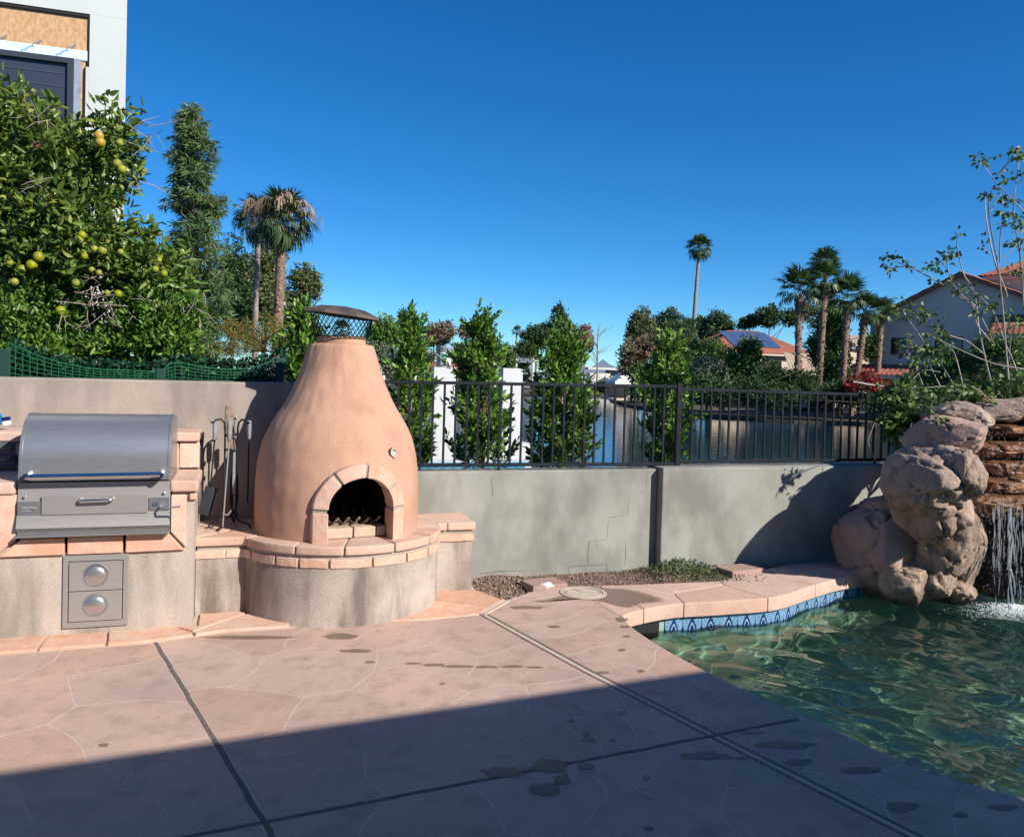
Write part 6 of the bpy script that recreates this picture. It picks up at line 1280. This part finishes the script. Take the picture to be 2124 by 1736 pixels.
# red-roofed house with solar panels
f = Fr(20.4, 86, 14); sh = thing('solar_house', 'beige house with red hip roof carrying solar panels behind the pines', 'house', cw(20.4, 86, -1.05))
gbox(f, 'wall', 'stucco_b', sh, 0, 11, 0, 9, -1.1, 4.1); e, r_ = 4.0, 6.5
tiles(f, sh, [(-.6, -.6, e), (11.6, -.6, e), (7.6, 4.5, r_), (4, 4.5, r_)]); tiles(f, sh, [(11.6, -.6, e), (11.6, 9.6, e), (7.6, 4.5, r_), (7.6, 4.5, r_)]); tiles(f, sh, [(-.6, 9.6, e), (-.6, -.6, e), (4, 4.5, r_), (4, 4.5, r_)]); tiles(f, sh, [(11.6, 9.6, e), (-.6, 9.6, e), (4, 4.5, r_), (7.6, 4.5, r_)])
gbox(f, 'eave', 'trim', sh, -.6, 11.6, -.6, 9.6, 3.8, 3.97)
M['solar'] = mat('solar_glass', (.06, .10, .20), rough=.15, spec=.8)
for i in range(5):
    for j in range(2):
        x0 = 2.6 + i * 1.1 + j * .0; y0 = .55 + j * 1.75; zf = lambda y: e + (y + .6) * (r_ - e) / 5.1 + .16; MB().add([f.m @ Vector(p) for p in [(x0, y0, zf(y0)), (x0 + 1.04, y0, zf(y0)), (x0 + 1.04, y0 + 1.68, zf(y0 + 1.68)), (x0, y0 + 1.68, zf(y0 + 1.68)), (x0, y0, zf(y0) - .05), (x0 + 1.04, y0, zf(y0) - .05), (x0 + 1.04, y0 + 1.68, zf(y0 + 1.68) - .05), (x0, y0 + 1.68, zf(y0 + 1.68) - .05)]], [(0, 1, 2, 3), (7, 6, 5, 4), (0, 4, 5, 1), (1, 5, 6, 2), (2, 6, 7, 3), (3, 7, 4, 0)]).build('solar_panel', M['solar'], sh)
window(f, sh, 1.2, 2.3, 1.8, 3.4); window(f, sh, 6.5, 7.8, 1.8, 3.3)
gbox(f, 'sunroom', 'tile_b', sh, -3.2, -.02, .5, 5, -1.1, 3.2); tiles(f, sh, [(-3.6, .2, 3.25), (0, .2, 3.25), (0, 5.2, 3.9), (-3.6, 5.2, 3.9)], name='sunroom_roof')
f = Fr(26.0, 76, 14); th = thing('tan_roofed_house', 'low beige house wing with tan tile roof behind the grouped palms', 'house', cw(26, 76, -1.05))
gbox(f, 'wall', 'stucco_b', th, -1, 9, 0, 7, -1.1, 2.2); tiles(f, th, [(-1.5, -.6, 2.1), (9.5, -.6, 2.1), (9.5, 3.8, 3.9), (.5, 3.8, 3.9)], 'tile_tan'); gbox(f, 'eave', 'trim', th, -1.5, 9.5, -.6, 7, 1.9, 2.07); window(f, th, .6, 1.4, .0, 1.2, frame='frame'); window(f, th, 2.0, 4.0, .0, 1.2, frame='frame')
gbox(f, 'upper_wall', 'stucco_b', th, 6.2, 12, 2, 8, -1.1, 4.5); tiles(f, th, [(5.8, 1.5, 4.55), (12.5, 1.5, 4.55), (12.5, 5, 5.9), (5.8, 5, 5.9)], 'tile_tan', name='upper_roof')
# white balcony building on the far shore
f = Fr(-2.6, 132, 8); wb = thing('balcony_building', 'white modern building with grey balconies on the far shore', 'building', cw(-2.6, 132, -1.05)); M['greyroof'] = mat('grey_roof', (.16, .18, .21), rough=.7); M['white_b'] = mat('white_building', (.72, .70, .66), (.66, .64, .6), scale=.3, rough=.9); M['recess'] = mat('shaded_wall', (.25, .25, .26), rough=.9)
gbox(f, 'wall', 'white_b', wb, -6, .3, 0, 10, -1.1, 4.6); gbox(f, 'wall', 'recess', wb, .3, 6.0, 1.6, 10, -1.1, 5.0); gbox(f, 'roof_band', 'greyroof', wb, .0, 6.2, -.2, 10, 4.4, 5.4); gbox(f, 'parapet', 'white_b', wb, -6.1, .29, -.1, .3, 4.6, 4.9)
for z in (-.9, 1.2, 3.0):
    gbox(f, 'balcony', 'greyroof', wb, .31, 6.0, 0, 1.59, z - .2, z); gbox(f, 'parapet', 'greyroof', wb, .31, 6.0, 0, .1, z + .001, z + .75)
    for x in (.8, 3.6): gbox(f, 'window', 'glass', wb, x, x + 1.8, 1.55, 1.598, z + .3, z + 1.5)
for x in (.3, 3.1, 5.8): gbox(f, 'column', 'white_b', wb, x, x + .25, -.05, .3, -1.1, 4.39)
f = Fr(-12, 128, 0); lb = thing('long_white_building', 'long low white building on the far shore behind the bucket', 'building', cw(-12, 128, -1.05)); gbox(f, 'wall', 'white_b', lb, -4, 10, 0, 9, -1.1, 3.6); gbox(f, 'parapet', 'white_b', lb, -4.1, 10.1, -.1, .3, 3.6, 4.1); gbox(f, 'roof_box', 'greyroof', lb, 4, 6, 2, 4, 3.6, 4.6)
for k in range(5): gbox(f, 'window', 'glass', lb, -3 + k * 2.6, -1.6 + k * 2.6, -.02, .05, 1.4, 2.6)
f = Fr(-12.5, 104.5, 4); rh = thing('red_roofed_cottage', 'low cottage with brown-red roof at the far water edge', 'house', cw(-12.5, 104.5, -1.05)); gbox(f, 'wall', 'white_b', rh, 0, 9, 0, 5, -1.1, 1.2); tiles(f, rh, [(-.5, -.5, 1.1), (9.5, -.5, 1.1), (9.5, 2.5, 2.3), (-.5, 2.5, 2.3)], 'tile_red'); window(f, rh, 1, 2.2, -.2, .8); window(f, rh, 5, 6.5, -.2, .8)
f = Fr(11.5, 125, 0); fl_ = thing('flat_roofed_house', 'pale flat-roofed house far beyond the lake under the mountain', 'house', cw(11.5, 125, -1.05)); gbox(f, 'wall', 'white_b', fl_, 0, 3, 0, 6, -1.1, 1.5); gbox(f, 'wall', 'recess', fl_, 3.0, 6.2, 1, 7, -1.1, 2.0); gbox(f, 'roof', 'white_b', fl_, -.3, 6.5, -.3, 6, 2.0, 2.35); gbox(f, 'wall', 'white_b', fl_, 3.2, 7.2, .5, .98, -1.1, 1.2); gbox(f, 'window', 'glass', fl_, 4, 5.6, .45, .52, .2, .9); gbox(f, 'parapet', 'white_b', fl_, -1.2, 3, -.6, -.35, -1.1, .4)
# white gazebo at the lake bend
f = Fr(10.0, 82, 10); gz = thing('white_gazebo', 'white canopy gazebo on posts at the bend of the lake', 'gazebo', cw(10, 82, -1.05)); M['canvas'] = mat('white_canvas', (.78, .76, .74), rough=.9)
k4 = [(0, 0, .75), (3.6, 0, .75), (3.6, 3.4, .75), (0, 3.4, .75)]; t4 = [(1.3, 1.2, 1.75), (2.3, 1.2, 1.75), (2.3, 2.2, 1.75), (1.3, 2.2, 1.75)]
MB().add([f.m @ Vector(p) for p in k4 + t4 + [(p[0], p[1], .5) for p in k4]], [(0, 1, 5, 4), (1, 2, 6, 5), (2, 3, 7, 6), (3, 0, 4, 7), (4, 5, 6, 7), (8, 9, 1, 0), (9, 10, 2, 1), (10, 11, 3, 2), (11, 8, 0, 3)]).build('canopy', M['canvas'], gz)
for x, y in ((.05, .05), (3.45, .05), (3.45, 3.25), (.05, 3.25)): gbox(f, 'post', 'trim', gz, x, x + .14, y, y + .14, -1.05, .6)
gbox(f, 'floor', 'trim', gz, -.3, 3.9, -.3, 3.7, -1.05, -.9); gbox(f, 'curtain', 'recess', gz, .3, 3.3, 3.2, 3.24, -.9, .5)
f = Fr(25.5, 56.0, 0); dk = thing('boat_dock', 'grey floating dock at the water below the bougainvillea', 'dock', cw(25.5, 56, -1.5)); gbox(f, 'planking', 'recess', dk, 0, 4.2, -2.2, 1.2, -1.32, -1.2); gbox(f, 'float', 'black', dk, .1, 4.1, -2.1, 1.1, -1.55, -1.322)
# airliner far off in the sky
a0 = at(1398, 529, 2500); pl = thing('airliner', 'tiny white airliner far off in the blue sky', 'airplane', a0); mx = Matrix.Translation(a0) @ Matrix.Rotation(math.atan2(CR.y, CR.x) + rad(160), 4, 'Z')
MB().tube([mx @ Vector((x, 0, 0)) for x in (-4.5, -3.5, 0, 3.5, 4.6)], [.25, .5, .55, .5, .15], 8).build('fuselage', M['whitep'], pl); MB().add([mx @ Vector(p) for p in [(.8, 0, 0), (-.8, 0, 0), (-2, 4.6, .2), (-1.3, 4.6, .2), (-2, -4.6, .2), (-1.3, -4.6, .2)]], [(0, 1, 2, 3), (1, 0, 5, 4)]).build('wing', M['whitep'], pl); MB().add([mx @ Vector(p) for p in [(-3.3, 0, .2), (-4.4, 0, .2), (-4.8, 0, 1.7), (-4.2, 0, 1.7)]], [(0, 1, 2, 3)]).build('tail_fin', M['navy'], pl)
